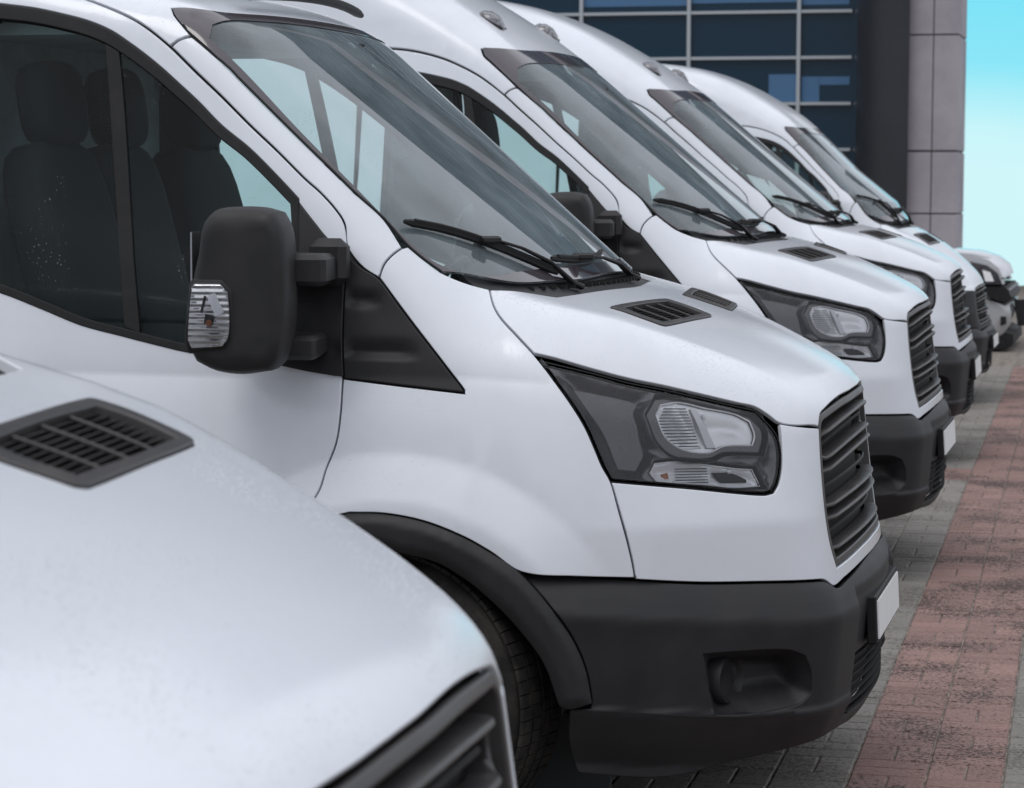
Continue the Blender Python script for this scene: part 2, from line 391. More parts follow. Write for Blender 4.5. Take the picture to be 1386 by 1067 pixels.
# key lines of the bodywork (x, y, z)
T={
'door_topB':[(-2.281,-0.728,2.161),(-2.155,-0.73,2.146),(-2.029,-0.736,2.113),(-1.901,-0.748,2.051),(-1.776,-0.762,1.982),(-1.648,-0.783,1.873),(-1.461,-0.813,1.71),(-1.299,-0.842,1.557)],
'door_top':[(-1.935,-0.744,2.074),(-1.868,-0.751,2.038),(-1.813,-0.758,2),(-1.753,-0.767,1.953),(-1.686,-0.779,1.894),(-1.608,-0.792,1.828),(-1.53,-0.805,1.758),(-1.454,-0.817,1.694),(-1.377,-0.83,1.626),(-1.336,-0.835,1.593),(-1.293,-0.843,1.551),(-1.268,-0.851,1.516),(-1.256,-0.865,1.459),(-1.257,-0.887,1.347),(-1.253,-0.912,1.243),(-1.248,-0.928,1.145),(-1.246,-0.952,1.063),(-1.252,-0.967,0.993),(-1.273,-0.981,0.931),(-1.284,-1.001,0.881)],
'wind_side':[(-1.704,-0.755,1.986),(-1.595,-0.767,1.898),(-1.572,-0.771,1.876),(-1.464,-0.787,1.779),(-1.388,-0.797,1.711),(-1.294,-0.808,1.628),(-1.256,-0.813,1.594),(-1.18,-0.818,1.531),(-1.113,-0.83,1.464),(-1.065,-0.83,1.426),(-1.029,-0.828,1.402),(-0.976,-0.808,1.378),(-0.922,-0.771,1.361)],
'hood_rear':[(-0.922,-0.771,1.361),(-0.866,-0.708,1.354),(-0.812,-0.637,1.343),(-0.772,-0.507,1.341),(-0.74,-0.287,1.34),(-0.723,-0.014,1.339)],
'fend_hood':[(-0.922,-0.771,1.361),(-0.902,-0.81,1.324),(-0.878,-0.833,1.293),(-0.83,-0.859,1.251),(-0.785,-0.878,1.211)],
'hl_top':[(-0.785,-0.878,1.211),(-0.65,-0.852,1.175),(-0.567,-0.817,1.151),(-0.478,-0.763,1.129),(-0.389,-0.706,1.104),(-0.324,-0.663,1.085),(-0.288,-0.638,1.075),(-0.257,-0.624,1.055),(-0.231,-0.612,1.034)],
'hl_rear':[(-0.785,-0.878,1.211),(-0.73,-0.895,1.15),(-0.682,-0.906,1.09),(-0.651,-0.907,1.042),(-0.627,-0.909,0.993),(-0.607,-0.909,0.948),(-0.587,-0.907,0.913)],
'hl_bot':[(-0.587,-0.907,0.913),(-0.503,-0.858,0.902),(-0.408,-0.789,0.888),(-0.312,-0.719,0.872),(-0.255,-0.677,0.865),(-0.236,-0.661,0.869)],
'hl_front':[(-0.236,-0.661,0.869),(-0.226,-0.648,0.89),(-0.221,-0.635,0.925),(-0.223,-0.625,0.969),(-0.234,-0.625,1.008),(-0.249,-0.627,1.035),(-0.274,-0.634,1.062)],
'fp_top':[(-0.231,-0.612,1.034),(-0.191,-0.573,1.025),(-0.149,-0.492,1.014)],
'gr_near':[(-0.144,-0.405,1.055),(-0.149,-0.462,1.043),(-0.149,-0.492,1.014),(-0.142,-0.505,0.94),(-0.135,-0.512,0.868),(-0.126,-0.513,0.794),(-0.116,-0.501,0.728),(-0.102,-0.47,0.663)],
'fp_seam':[(-0.587,-0.907,0.913),(-0.567,-0.909,0.848),(-0.549,-0.908,0.786),(-0.535,-0.901,0.724),(-0.528,-0.897,0.683)],
'bump_top':[(-0.782,-1.006,0.703),(-0.657,-0.965,0.691),(-0.528,-0.897,0.679),(-0.387,-0.794,0.662),(-0.243,-0.684,0.653),(-0.146,-0.596,0.647),(-0.122,-0.555,0.642),(-0.104,-0.507,0.62)],
'hood_gr':[(-0.149,-0.492,1.014),(-0.149,-0.462,1.043),(-0.144,-0.405,1.055),(-0.132,-0.247,1.073),(-0.127,-0.049,1.084)],
'tri_hyp':[(-1.255,-0.869,1.442),(-1.216,-0.874,1.412),(-1.171,-0.879,1.386),(-1.107,-0.893,1.31),(-1.037,-0.91,1.231),(-0.978,-0.921,1.163),(-0.943,-0.93,1.124)],
'tri_bot':[(-0.942,-0.933,1.117),(-1.012,-0.933,1.123),(-1.104,-0.932,1.131),(-1.179,-0.93,1.138),(-1.248,-0.928,1.145)],
'tri_door':[(-1.387,-0.843,1.571),(-1.346,-0.852,1.525),(-1.305,-0.861,1.482),(-1.26,-0.867,1.45)],
'tri_door_bot':[(-1.248,-0.928,1.145),(-1.331,-0.926,1.157),(-1.408,-0.924,1.17),(-1.428,-0.92,1.198),(-1.418,-0.904,1.288)],
'pil_seam':[(-1.755,-0.767,1.954),(-1.736,-0.763,1.973),(-1.718,-0.758,1.982),(-1.702,-0.754,1.986)],
'pil_low':[(-1.171,-0.878,1.389),(-1.162,-0.868,1.419),(-1.143,-0.853,1.444),(-1.124,-0.838,1.46)],
'win_out':[(-2.228,-0.746,2.064),(-2.127,-0.748,2.051),(-2.036,-0.752,2.032),(-1.975,-0.755,2.015),(-1.915,-0.76,1.99),(-1.874,-0.765,1.966),(-1.823,-0.771,1.932),(-1.771,-0.779,1.895),(-1.72,-0.787,1.854),(-1.669,-0.795,1.812),(-1.603,-0.807,1.753),(-1.526,-0.818,1.697),(-1.449,-0.831,1.629),(-1.391,-0.842,1.575)],
'win_bot':[(-1.65,-0.92,1.201),(-1.758,-0.916,1.222),(-1.828,-0.913,1.237),(-1.939,-0.909,1.262),(-2.052,-0.901,1.301),(-2.166,-0.894,1.339)],
'win_in_front':[(-1.401,-0.848,1.548),(-1.384,-0.853,1.521),(-1.379,-0.868,1.444)],
'wtopA':[(-1.729,-0.812,2.046),(-1.648,-0.685,2.047),(-1.568,-0.356,2.05)],
'wtopB':[(-1.835,-0.808,2.143),(-1.709,-0.538,2.149),(-1.673,-0.103,2.153)],
'vent':[(-0.668,-0.575,1.308),(-0.61,-0.124,1.309),(-0.48,-0.142,1.267),(-0.531,-0.564,1.263)],
'crease':[(-0.943,-0.978,0.931),(-0.806,-0.976,0.872),(-0.693,-0.967,0.784),(-0.6,-0.933,0.726)],
'light_bulbs':[(-0.491,-0.805,1.069),(-0.482,-0.787,1.094),(-0.444,-0.754,1.099),(-0.387,-0.717,1.083),(-0.322,-0.672,1.066),(-0.288,-0.654,1.046),(-0.275,-0.656,1.007),(-0.279,-0.665,0.986),(-0.341,-0.712,0.987),(-0.373,-0.74,0.973),(-0.428,-0.78,0.983),(-0.469,-0.804,1.016)],
'light_low':[(-0.496,-0.846,0.931),(-0.487,-0.833,0.953),(-0.443,-0.798,0.955),(-0.395,-0.764,0.948),(-0.339,-0.723,0.936),(-0.326,-0.724,0.895),(-0.377,-0.762,0.898),(-0.48,-0.838,0.909)],
'mir':[(-1.53,-1.2,1.37)],
'bump_chamfer':[(-0.737,-1.003,0.576),(-0.619,-0.971,0.573),(-0.489,-0.913,0.558),(-0.298,-0.782,0.541),(-0.13,-0.651,0.522),(-0.065,-0.506,0.536)],
'fog_hole':[(-0.377,-0.841,0.503),(-0.298,-0.78,0.499),(-0.185,-0.692,0.488),(-0.156,-0.667,0.473),(-0.142,-0.649,0.43),(-0.142,-0.638,0.372),(-0.17,-0.658,0.351),(-0.235,-0.707,0.345),(-0.3,-0.756,0.34),(-0.36,-0.804,0.351)],
'val_line':[(-0.685,-0.976,0.381),(-0.539,-0.918,0.363),(-0.356,-0.798,0.339),(-0.187,-0.667,0.336)],
'bump_bot':[(-0.11,0.103,0.153),(-0.144,-0.567,0.241),(-0.309,-0.688,0.202),(-0.473,-0.792,0.174),(-0.685,-0.909,0.208)],
'plate':[(-0.022,-0.205,0.545),(-0.017,0.258,0.562),(-0.03,-0.091,0.389),(-0.01,0.188,0.455)],
'arch_out':[(-1.202,-1.021,0.83),(-1.114,-1.02,0.831),(-1.019,-1.02,0.817),(-0.932,-1.018,0.788),(-0.854,-1.011,0.748),(-0.79,-1.007,0.708),(-0.721,-0.994,0.632),(-0.667,-0.978,0.554),(-0.634,-0.964,0.475),(-0.618,-0.956,0.389)],
'arch_in':[(-1.077,-1.022,0.74),(-0.982,-1.02,0.719),(-0.911,-1.014,0.679),(-0.832,-1.01,0.615),(-0.769,-1.004,0.546),(-0.727,-0.996,0.483),(-0.693,-0.986,0.384)],
'blade1':[(-1.131,-0.827,1.506),(-1.043,-0.762,1.472),(-0.959,-0.691,1.434),(-0.891,-0.625,1.4),(-0.791,-0.499,1.345)],
'blade2':[(-0.819,-0.515,1.365),(-0.811,-0.357,1.38),(-0.807,-0.158,1.385),(-0.803,0.255,1.379)],
'arm1':[(-0.96,-0.686,1.438),(-0.882,-0.623,1.393),(-0.829,-0.569,1.362),(-0.79,-0.487,1.346)],
'win_outB':[(-2.097,-0.748,2.05),(-2.017,-0.751,2.039),(-1.92,-0.76,1.991),(-1.807,-0.775,1.916),(-1.695,-0.793,1.824),(-1.567,-0.813,1.72),(-1.408,-0.845,1.563)],
'bar_l':[(-1.937,-0.759,1.994),(-1.916,-0.784,1.869),(-1.891,-0.817,1.701),(-1.856,-0.867,1.462),(-1.824,-0.909,1.259)],
'bar_r':[(-1.895,-0.765,1.967),(-1.874,-0.788,1.85),(-1.851,-0.817,1.701),(-1.817,-0.866,1.463),(-1.779,-0.913,1.24)],
'fritB':[(-1.679,-0.8,2.01),(-1.665,-0.755,2.026),(-1.641,-0.699,2.035),(-1.591,-0.575,2.035)],
'fritA':[(-1.659,-0.818,1.98),(-1.659,-0.798,1.994),(-1.648,-0.76,2.009),(-1.591,-0.625,2.02),(-1.548,-0.412,2.027)],
'lens_bezel':[(-0.511,-0.821,1.069),(-0.496,-0.791,1.108),(-0.445,-0.747,1.113),(-0.323,-0.665,1.08),(-0.273,-0.638,1.054),(-0.257,-0.643,1.006),(-0.263,-0.657,0.967),(-0.341,-0.716,0.971),(-0.372,-0.743,0.959),(-0.443,-0.796,0.966),(-0.484,-0.818,1.003)],
'divider':[(-0.422,-0.744,1.085),(-0.402,-0.731,1.079),(-0.354,-0.724,0.981),(-0.378,-0.742,0.982)],
'lowamber':[(-0.496,-0.846,0.931),(-0.487,-0.833,0.953),(-0.466,-0.817,0.953),(-0.453,-0.818,0.908),(-0.483,-0.84,0.913)],
'lowdark':[(-0.339,-0.723,0.936),(-0.282,-0.682,0.926),(-0.264,-0.679,0.883),(-0.326,-0.724,0.895)],
'crest':[(-0.739,-0.894,1.158),(-0.679,-0.883,1.141),(-0.562,-0.837,1.114),(-0.513,-0.812,1.095),(-0.522,-0.839,1.035),(-0.506,-0.844,0.966),(-0.51,-0.859,0.914),(-0.559,-0.89,0.92),(-0.577,-0.891,0.96),(-0.604,-0.892,1.021),(-0.648,-0.896,1.081)],
'fog':[(-0.298,-0.769,0.418),(-0.369,-0.833,0.489)],
}


_g = T['hood_gr']; T['hood_gr'] = _g[:2]+[(_g[2][0], _g[2][1], _g[2][2]-.002), (_g[3][0], _g[3][1], _g[3][2]-.006), (_g[4][0], _g[4][1], _g[4][2]-.010)]
T['hood_rear'][2] = (-.785, -.648, 1.345); T['hood_rear'][3] = (-.765, -.505, 1.34)
T['hl_top'] = T['hl_top'][:1]+[(x, y, z) for x, y, z in T['hl_top'][1:]]

# ------------------------------------------------------------------ panels: a traced outline laid on that surface
class CylX:                                  # rays leave the axis (x, 0, z0) square to it, leaning forward by k
    def __init__(s, z0=.7, k=0.0): s.z0, s.k = z0, k; s.cut = True
    def to2(s, P):
        v = np.arctan2(P[:, 1], P[:, 2]-s.z0); r = np.hypot(P[:, 1], P[:, 2]-s.z0)
        return np.stack([P[:, 0]-s.k*r, v], 1)
    def ray(s, q):
        d = np.stack([np.full(len(q), s.k), np.sin(q[:, 1]), np.cos(q[:, 1])], 1)
        o = np.stack([q[:, 0], np.zeros(len(q)), np.full(len(q), s.z0)], 1)
        return o, d, 0.25, 2.3
class CylZ:                                  # rays leave the axis (x0, 0, z) level
    def __init__(s, x0=-1.15): s.x0 = x0
    def to2(s, P):
        return np.stack([np.arctan2(P[:, 1], P[:, 0]-s.x0), P[:, 2]], 1)
    def ray(s, q):
        d = np.stack([np.cos(q[:, 0]), np.sin(q[:, 0]), np.zeros(len(q))], 1)
        o = np.stack([np.full(len(q), s.x0), np.zeros(len(q)), q[:, 1]], 1)
        return o, d, 0.45, 1.6
class Plane:
    def __init__(s, n, c=(0, 0, 0), e1=(0, 1, 0)):
        s.n = np.array(n, float)/np.linalg.norm(n); e = np.array(e1, float)
        s.e2 = np.cross(s.n, e); s.e2 /= np.linalg.norm(s.e2); s.e1 = np.cross(s.e2, s.n); s.c = np.array(c, float)
    def to2(s, P):
        return np.stack([(P-s.c)@s.e1, (P-s.c)@s.e2], 1)
    def ray(s, q):
        o = s.c+q[:, :1]*s.e1+q[:, 1:]*s.e2
        return o, np.repeat(s.n[None], len(q), 0), -1.2, 1.2
SX, SZ = CylX(), CylZ()
HOODP = CylX(.45, .30)
def grad(fn, P, h=2e-4):
    g = np.empty_like(P)
    for i in range(3):
        a = P.copy(); b = P.copy(); a[:, i] += h; b[:, i] -= h
        g[:, i] = fn(*a.T)-fn(*b.T)
    return g/np.maximum(np.linalg.norm(g, axis=1), 1e-12)[:, None]
def lift(proj, q, fn):
    o, d, t0, t1 = proj.ray(q)
    n = 70; ts = np.linspace(t1, t0, n)
    a = np.full(len(q), t1); b = np.full(len(q), t0); found = np.zeros(len(q), bool)
    prev = fn(*(o+d*t1).T)
    for i in range(1, n):
        cur = fn(*(o+d*ts[i]).T)
        hit = (~found) & (prev > 0) & (cur <= 0)
        a[hit] = ts[i-1]; b[hit] = ts[i]; found |= hit; prev = cur
    for _ in range(26):
        m = (a+b)/2; v = fn(*(o+d*m[:, None]).T)
        pos = v > 0; a = np.where(pos, m, a); b = np.where(pos, b, m)
    P = o+d*((a+b)/2)[:, None]
    return P, found
def smooth_path(P, step, sharp=38, closed=True):
    """Catmull-Rom through the traced points, kept sharp at real corners; resampled"""
    P = np.asarray(P, float); n = len(P); out = []
    def d(i, j): return P[j % n]-P[i % n]
    corner = []
    for i in range(n):
        a, b = d(i-1, i), d(i, i+1)
        c = (a@b)/max(np.linalg.norm(a)*np.linalg.norm(b), 1e-9)
        corner.append(c < math.cos(R(sharp)))
    if not closed: corner[0] = corner[-1] = True
    for i in range(n if closed else n-1):
        p1, p2 = P[i], P[(i+1) % n]; L = np.linalg.norm(p2-p1)
        if L < 1e-6: continue
        t1 = d(i, i+1) if corner[i] else (d(i-1, i+1))*L/max(np.linalg.norm(d(i-1, i))+L, 1e-9)
        t2 = d(i, i+1) if corner[(i+1) % n] else (d(i, i+2))*L/max(np.linalg.norm(d(i+1, i+2))+L, 1e-9)
        m = max(1, int(math.ceil(L/step)))
        for k in range(m):
            t = k/m
            out.append((2*t**3-3*t*t+1)*p1+(t**3-2*t*t+t)*t1+(-2*t**3+3*t*t)*p2+(t**3-t*t)*t2)
    if not closed: out.append(P[-1])
    return np.array(out)
def inpoly(q, poly):
    x, y = q[:, 0], q[:, 1]; r = np.zeros(len(q), bool)
    x1, y1 = poly[:, 0], poly[:, 1]; x2, y2 = np.roll(x1, -1), np.roll(y1, -1)
    for a, b, c, e in zip(x1, y1, x2, y2):
        if b == e: continue
        k = ((b > y) != (e > y)) & (x < (c-a)*(y-b)/(e-b)+a); r ^= k
    return r
def area2(p): return .5*np.sum(p[:, 0]*np.roll(p[:, 1], -1)-np.roll(p[:, 0], -1)*p[:, 1])
def inset(p, dist):
    """move a closed 2-D loop to its left by dist"""
    a = p-np.roll(p, 1, 0); b = np.roll(p, -1, 0)-p
    a /= np.maximum(np.linalg.norm(a, axis=1), 1e-9)[:, None]; b /= np.maximum(np.linalg.norm(b, axis=1), 1e-9)[:, None]
    na = np.stack([-a[:, 1], a[:, 0]], 1); nb = np.stack([-b[:, 1], b[:, 0]], 1)
    m = na+nb; m /= np.maximum(np.linalg.norm(m, axis=1), 1e-9)[:, None]
    k = 1/np.clip((m*na).sum(1), .45, 1)
    return p+m*(dist*k)[:, None]
def midinset(q, mid, d, proj):
    g = inset(q, d); g[mid] = q[mid]; ax = 1 if isinstance(proj, CylX) else 0
    for i in np.where(mid)[0]:
        for j, s in ((i-1, 1), ((i+1) % len(q), -1)):
            if not mid[j]:
                t = (q[i]-q[j])*s; t /= max(np.linalg.norm(t), 1e-9); n_ = np.array([-t[1], t[0]])*d; n_[ax] = 0; g[i] = q[i]+n_
    return g
def segdist(q, loops):
    D = np.full(len(q), 9.)
    for p in loops:
        for a, b in zip(p, np.roll(p, -1, 0)):
            ab = b-a; t = np.clip(((q-a)@ab)/max(ab@ab, 1e-12), 0, 1)
            D = np.minimum(D, np.linalg.norm(q-(a+t[:, None]*ab), axis=1))
    return D
def panel(name, outline, mats, parent=None, proj=SX, fn=body, off=0.0, grid=.02, holes=(), gap=.0022, depth=.014,
          rnd=.0028, sym=None, smoothed=True, bowl=None, nomid=False, **kw):
    """sym: None one side, 'join' near half and its mirror in one mesh. Returns the object (and the far twin for 'pair')"""
    loops3 = [np.asarray(outline, float)]+[np.asarray(h, float) for h in holes]
    scl = None; L2 = []
    P0 = loops3[0]
    q0 = proj.to2(P0)
    # metric scale of the angular coordinate
    if isinstance(proj, CylX): sc2 = np.array([1.0, np.mean(np.hypot(P0[:, 1], P0[:, 2]-proj.z0))])
    elif isinstance(proj, CylZ): sc2 = np.array([np.mean(np.hypot(P0[:, 0]-proj.x0, P0[:, 1])), 1.0])
    else: sc2 = np.array([1., 1.])
    for k, P in enumerate(loops3):
        if smoothed: P = smooth_path(P, grid*.9)
        q = proj.to2(P)*sc2
        mid = (np.abs(P[:, 1]) < 2e-3) & (not nomid)
        A = area2(q)
        if (A < 0) != (k > 0): q = q[::-1]; mid = mid[::-1]
        # drop near-duplicates
        keep = [0]
        for i in range(1, len(q)):
            if np.linalg.norm(q[i]-q[keep[-1]]) > grid*.15: keep.append(i)
        q = q[keep]; mid = mid[keep]
        g = midinset(q, mid, gap, proj)
        if mid.any():                                   # centre-line points stay on the centre line
            pass
        L2.append((g, mid))
    inner = []; rings = []
    for g, mid in L2:
        a = midinset(g, mid, rnd, proj)
        # ends of the centre line: slide along it
        inner.append(a); rings.append(g)
    lo, hi = inner[0].min(0), inner[0].max(0)
    gx = np.arange(lo[0]+grid/2, hi[0], grid); gy = np.arange(lo[1]+grid/2, hi[1], grid)
    G = np.stack(np.meshgrid(gx, gy), -1).reshape(-1, 2)
    G[:, 0] += (np.round((G[:, 1]-lo[1])/grid) % 2)*grid*.5*.6
    ok = inpoly(G, inner[0])
    for a in inner[1:]: ok &= ~inpoly(G, a)
    G = G[ok]
    if len(G): G = G[segdist(G, inner) > grid*.42]
    pts = np.concatenate(inner+[G]); edges = []; base = 0; bidx = []
    for a in inner:
        n = len(a); edges += [(base+i, base+(i+1) % n) for i in range(n)]; bidx.append(np.arange(base, base+n)); base += n
    r = delaunay_2d_cdt([Vector((float(a), float(b))) for a, b in pts], edges, [], 0, 1e-6)
    V2 = np.array([(v.x, v.y) for v in r[0]]); F = np.array([f for f in r[2] if len(f) == 3])
    cen = V2[F].mean(1); ok = inpoly(cen, inner[0])
    for a in inner[1:]: ok &= ~inpoly(cen, a)
    F = F[ok]
    # map originals
    inv = {}
    for i, o in enumerate(r[3]):
        for k in o: inv[k] = i
    P, fnd = lift(proj, V2/sc2, fn)
    Nn = grad(fn, P)
    D = np.zeros(len(V2))
    if bowl is not None: D = bowl(V2/sc2, segdist(V2, inner), P)
    P = P+Nn*(off+D)[:, None]
    if bowl is not None:
        # normals from geometry
        tn = np.cross(P[F[:, 1]]-P[F[:, 0]], P[F[:, 2]]-P[F[:, 0]])
        acc = np.zeros_like(P)
        for k in range(3): np.add.at(acc, F[:, k], tn)
        s = np.sign((acc*Nn).sum(1)+1e-12); Nb = acc/np.maximum(np.linalg.norm(acc, axis=1), 1e-12)[:, None]*s[:, None]
    else: Nb = Nn
    # orientation
    fnrm = np.cross(P[F[:, 1]]-P[F[:, 0]], P[F[:, 2]]-P[F[:, 0]])
    if ((fnrm*Nn[F[:, 0]]).sum(1)).sum() < 0: F = F[:, ::-1]; flip = True
    else: flip = False
    V = [P]; NN = [Nb]; FF = [tuple(f) for f in F]; base = len(P)
    for g, mid, bi in zip(rings, [m for _, m in L2], bidx):
        n = len(g); top = np.array([inv.get(int(k), -1) for k in bi])
        Pg, _ = lift(proj, g/sc2, fn); Ng = grad(fn, Pg)
        out = Pg+Ng*(off)-P[top]*0
        tv = Pg+Ng*off-P[top]; tv -= Ng*(tv*Ng).sum(1)[:, None]
        ln = np.linalg.norm(tv, axis=1); tv /= np.maximum(ln, 1e-9)[:, None]
        nm = (Ng*.7+tv*.7); nm /= np.linalg.norm(nm, axis=1)[:, None]
        Dg = D[top] if bowl is not None else 0*D[:1].repeat(n)
        r1 = Pg+Ng*(off+Dg-rnd*.9)[:, None]
        r0 = P[top]+tv*(rnd*.62)-Ng*(rnd*.28)
        r2 = Pg+Ng*(off+Dg-depth)[:, None]
        b0, b1, b2 = base, base+n, base+2*n; base += 3*n
        V += [r0, r1, r2]; NN += [nm, tv*.95+Ng*.05, tv]
        for i in range(n):
            j = (i+1) % n
            if mid[i] and mid[j]: continue
            if top[i] < 0 or top[j] < 0: continue
            for (x, y) in (((top[i], top[j]), (b0+i, b0+j)), ((b0+i, b0+j), (b1+i, b1+j)), ((b1+i, b1+j), (b2+i, b2+j))):
                f = (x[0], y[0], y[1], x[1])
                FF.append(f if not flip else f[::-1])
    V = np.concatenate(V); NN = np.concatenate(NN)
    NN /= np.maximum(np.linalg.norm(NN, axis=1), 1e-9)[:, None]
    if sym == 'join':
        n = len(V); V = np.concatenate([V, V*[1, -1, 1]]); NN = np.concatenate([NN, NN*[1, -1, 1]])
        FF = FF+[tuple(i+n for i in f[::-1]) for f in FF]
    return mesh_obj(name, V, FF, mats, parent, normals=NN, **kw)
def mirrored(o, parent):
    """the far-side twin of a near-side part, with its sub-parts"""
    if o.data is not None:
        me = o.data; key = me.name+'_far'
        nm = bpy.data.meshes.get(key)
        if nm is None:
            nm = me.copy(); nm.name = key
            n = len(nm.vertices); co = np.empty(n*3); me.vertices.foreach_get('co', co); co = co.reshape(-1, 3)
            nrm = None
            if me.has_custom_normals:
                c = np.empty(len(me.loops)*3); me.corner_normals.foreach_get('vector', c); c = c.reshape(-1, 3)
                li = np.empty(len(me.loops), int); me.loops.foreach_get('vertex_index', li)
                nrm = np.zeros((n, 3)); nrm[li] = c
            co[:, 1] *= -1; nm.vertices.foreach_set('co', co.ravel()); nm.flip_normals(); nm.update()
            if nrm is not None:
                nrm[:, 1] *= -1; nm.normals_split_custom_set_from_vertices([tuple(map(float, v)) for v in nrm])
        c2 = bpy.data.objects.new(o.name.split('.')[0], nm)
    else: c2 = bpy.data.objects.new(o.name.split('.')[0], None)
    L_ = o.matrix_basis.copy(); S_ = Matrix.Diagonal((1, -1, 1, 1)); c2.matrix_basis = S_ @ L_ @ S_
    for k in ('label', 'kind'):
        if k in o: c2[k] = o[k]
    link(c2, parent)
    for ch in list(o.children): mirrored(ch, c2)
    return c2
def seg(name, a=0, b=None): return [tuple(p) for p in T[name][a:b]]
def rev(l): return list(l)[::-1]

# ------------------------------------------------------------------ one van with all its parts
ARC_C, ARC_R = (-1.115, .345), .490
def arc(r, a0, a1, n, y=-1.0):
    return [(ARC_C[0]+r*math.cos(R(a0+(a1-a0)*i/(n-1))), y, ARC_C[1]+r*math.sin(R(a0+(a1-a0)*i/(n-1)))) for i in range(n)]
DOOR_LOW = arc(ARC_R+.004, 119, 179, 7)           # the arch behind the fender
UPD = {}
def build_van(style, name, lab):
    global ROOF
    ROOF = style
    van = empty(name, lab=lab, cat='van', group='white vans parked side by side in a row')
    W = M['paint']; PL = M['plastic']
    pair = []                                      # near-side parts to be mirrored
    c0 = (-.715, 0, 1.341)
    # ---- hood
    hood_o = seg('hood_rear')[:-1]+[(-.716, -.05, 1.341), (-.716, 0, 1.341)]
    hood_front = rev(seg('hood_gr'))
    hood_front = [(-.119, 0, 1.075), (-.121, -.10, 1.0735)]+hood_front[1:]
    hood_o += [(-.60, 0, 1.3), (-.45, 0, 1.25), (-.30, 0, 1.2), (-.2, 0, 1.15)]+hood_front+rev(seg('fp_top'))[1:]+rev(seg('hl_top'))[1:]+rev(seg('fend_hood'))[1:-1]
    V = [np.array(p) for p in seg('vent')]
    def bil(a, b): return tuple((V[0]*(1-a)+V[1]*a)*(1-b)+(V[3]*(1-a)+V[2]*a)*b)
    vent_o = [bil(.03, .0), bil(.5, -.01), bil(.97, 0), bil(1, .06), bil(1.01, .5), bil(1, .94), bil(.97, 1), bil(.5, 1.02), bil(.03, 1), bil(0, .94), bil(-.01, .5), bil(0, .06)]
    hood_ob = panel('hood', hood_o, W, van, HOODP, grid=.016, holes=[vent_o], sym='join', gap=.002)
    # ---- hood vents: frame, dark tray, slats
    vent_i = [bil(.10, .16), bil(.5, .13), bil(.90, .15), bil(.93, .5), bil(.92, .86), bil(.5, .90), bil(.09, .88), bil(.07, .5)]
    vg = panel('hood_vent', vent_o, M['grille'], van, HOODP, off=.004, grid=.014, holes=[vent_i], gap=.0, depth=.03)
    panel('vent_tray', vent_o, M['dark'], vg, HOODP, off=-.03, grid=.03, gap=0, depth=.002)
    for i in range(9):
        b = .20+.66*i/8
        sl = MB(); Pn = []
        for a in np.linspace(.09, .915, 7): Pn.append(bil(a, b))
        Pn = np.array(Pn); q = HOODP.to2(Pn); Q, _ = lift(HOODP, q, body); n_ = grad(body, Q)
        A = Q-n_*.004; Bq = Q-n_*.022+np.array([-.010, 0, 0])
        VV = list(A)+list(Bq)+list(A+[-.003, 0, 0])+list(Bq+[-.003, 0, 0]); m = 7; FF = []
        for k in range(m-1): FF += [(k, k+1, m+k+1, m+k), (2*m+k+1, 2*m+k, 3*m+k, 3*m+k+1), (k+1, k, 2*m+k, 2*m+k+1)]
        sl.add(VV, FF); sl.obj('slat', M['grille'], vg)
    for a in (.30, .51, .72):
        Pn = np.array([bil(a, b) for b in np.linspace(.14, .88, 6)]); q = HOODP.to2(Pn); Q, _ = lift(HOODP, q, body); n_ = grad(body, Q)
        rb = MB(); rb.tube([tuple(p) for p in Q-n_*.0035], .0028, n=6); rb.obj('rib', M['grille'], vg)
    pair.append(vg)
    # ---- fender
    ws = seg('wind_side'); i0 = min(range(len(ws)), key=lambda i: abs(ws[i][0]+1.125))
    fo = [T['pil_low'][0]]+seg('pil_low')[1:]+[p for p in ws if p[0] > -1.12]+seg('fend_hood')[1:]+seg('hl_rear')[1:]+seg('fp_seam')[1:]
    bt = seg('bump_top')
    fo += [bt[1], bt[0]]+rev(seg('arch_out'))[5:]
    fo += arc(ARC_R, 100, 118, 3)
    dt = seg('door_top'); low = (-1.345, -1.0, .785)
    fo += [low, (-1.312, -1.01, .833)]+rev(dt)[0:]
    kshut = dt.index(tuple(T['door_top'][15]))      # where the triangle meets the shut line
    fo = fo[:len(fo)-len(dt)]+rev(dt[kshut:])
    fo += rev(seg('tri_bot'))[1:]+rev(seg('tri_hyp'))[0:-2]
    pair.append(panel('fender', fo, W, van, SX, grid=.016))
    # ---- black triangle ahead of the door
    to = seg('tri_hyp')[0:]+seg('tri_bot')[0:-1]+[(-1.245, -.935, 1.146), (-1.253, -.914, 1.243), (-1.257, -.887, 1.347)]
    def tri_bowl(q, d, P):
        # two pressed flutes
        x, z = P[:, 0], P[:, 2]
        out = np.zeros(len(x))
        for zc, x1, w, xe in ((1.215, -1.06, .020, -1.27), (1.335, -1.16, .018, -1.30)):
            e = 1-sstep(x1-.05, x1+.015, x); out -= .016*sstep(-w, -w*.55, z-zc)*(1-sstep(-w*.5, w*1.6, z-zc))*e
        return out*sstep(0, .012, d)
    tri = panel('corner_trim', to, PL, van, SX, off=.004, grid=.011, bowl=tri_bowl)
    pair.append(tri)
    # ---- pillar cover (white) and upper pillar / roof
    po = seg('door_top')[3:13]+[seg('tri_hyp')[1]]+seg('tri_hyp')[2:3]+seg('pil_low')[1:]+rev([p for p in ws if -1.69 < p[0] < -1.13])+rev(seg('pil_seam'))[0:-1]
    pair.append(panel('pillar_cover', po, W, van, SX, grid=.014))
    tops = 'B' if style == 'high' else 'A'
    wt = seg('wtop'+tops)
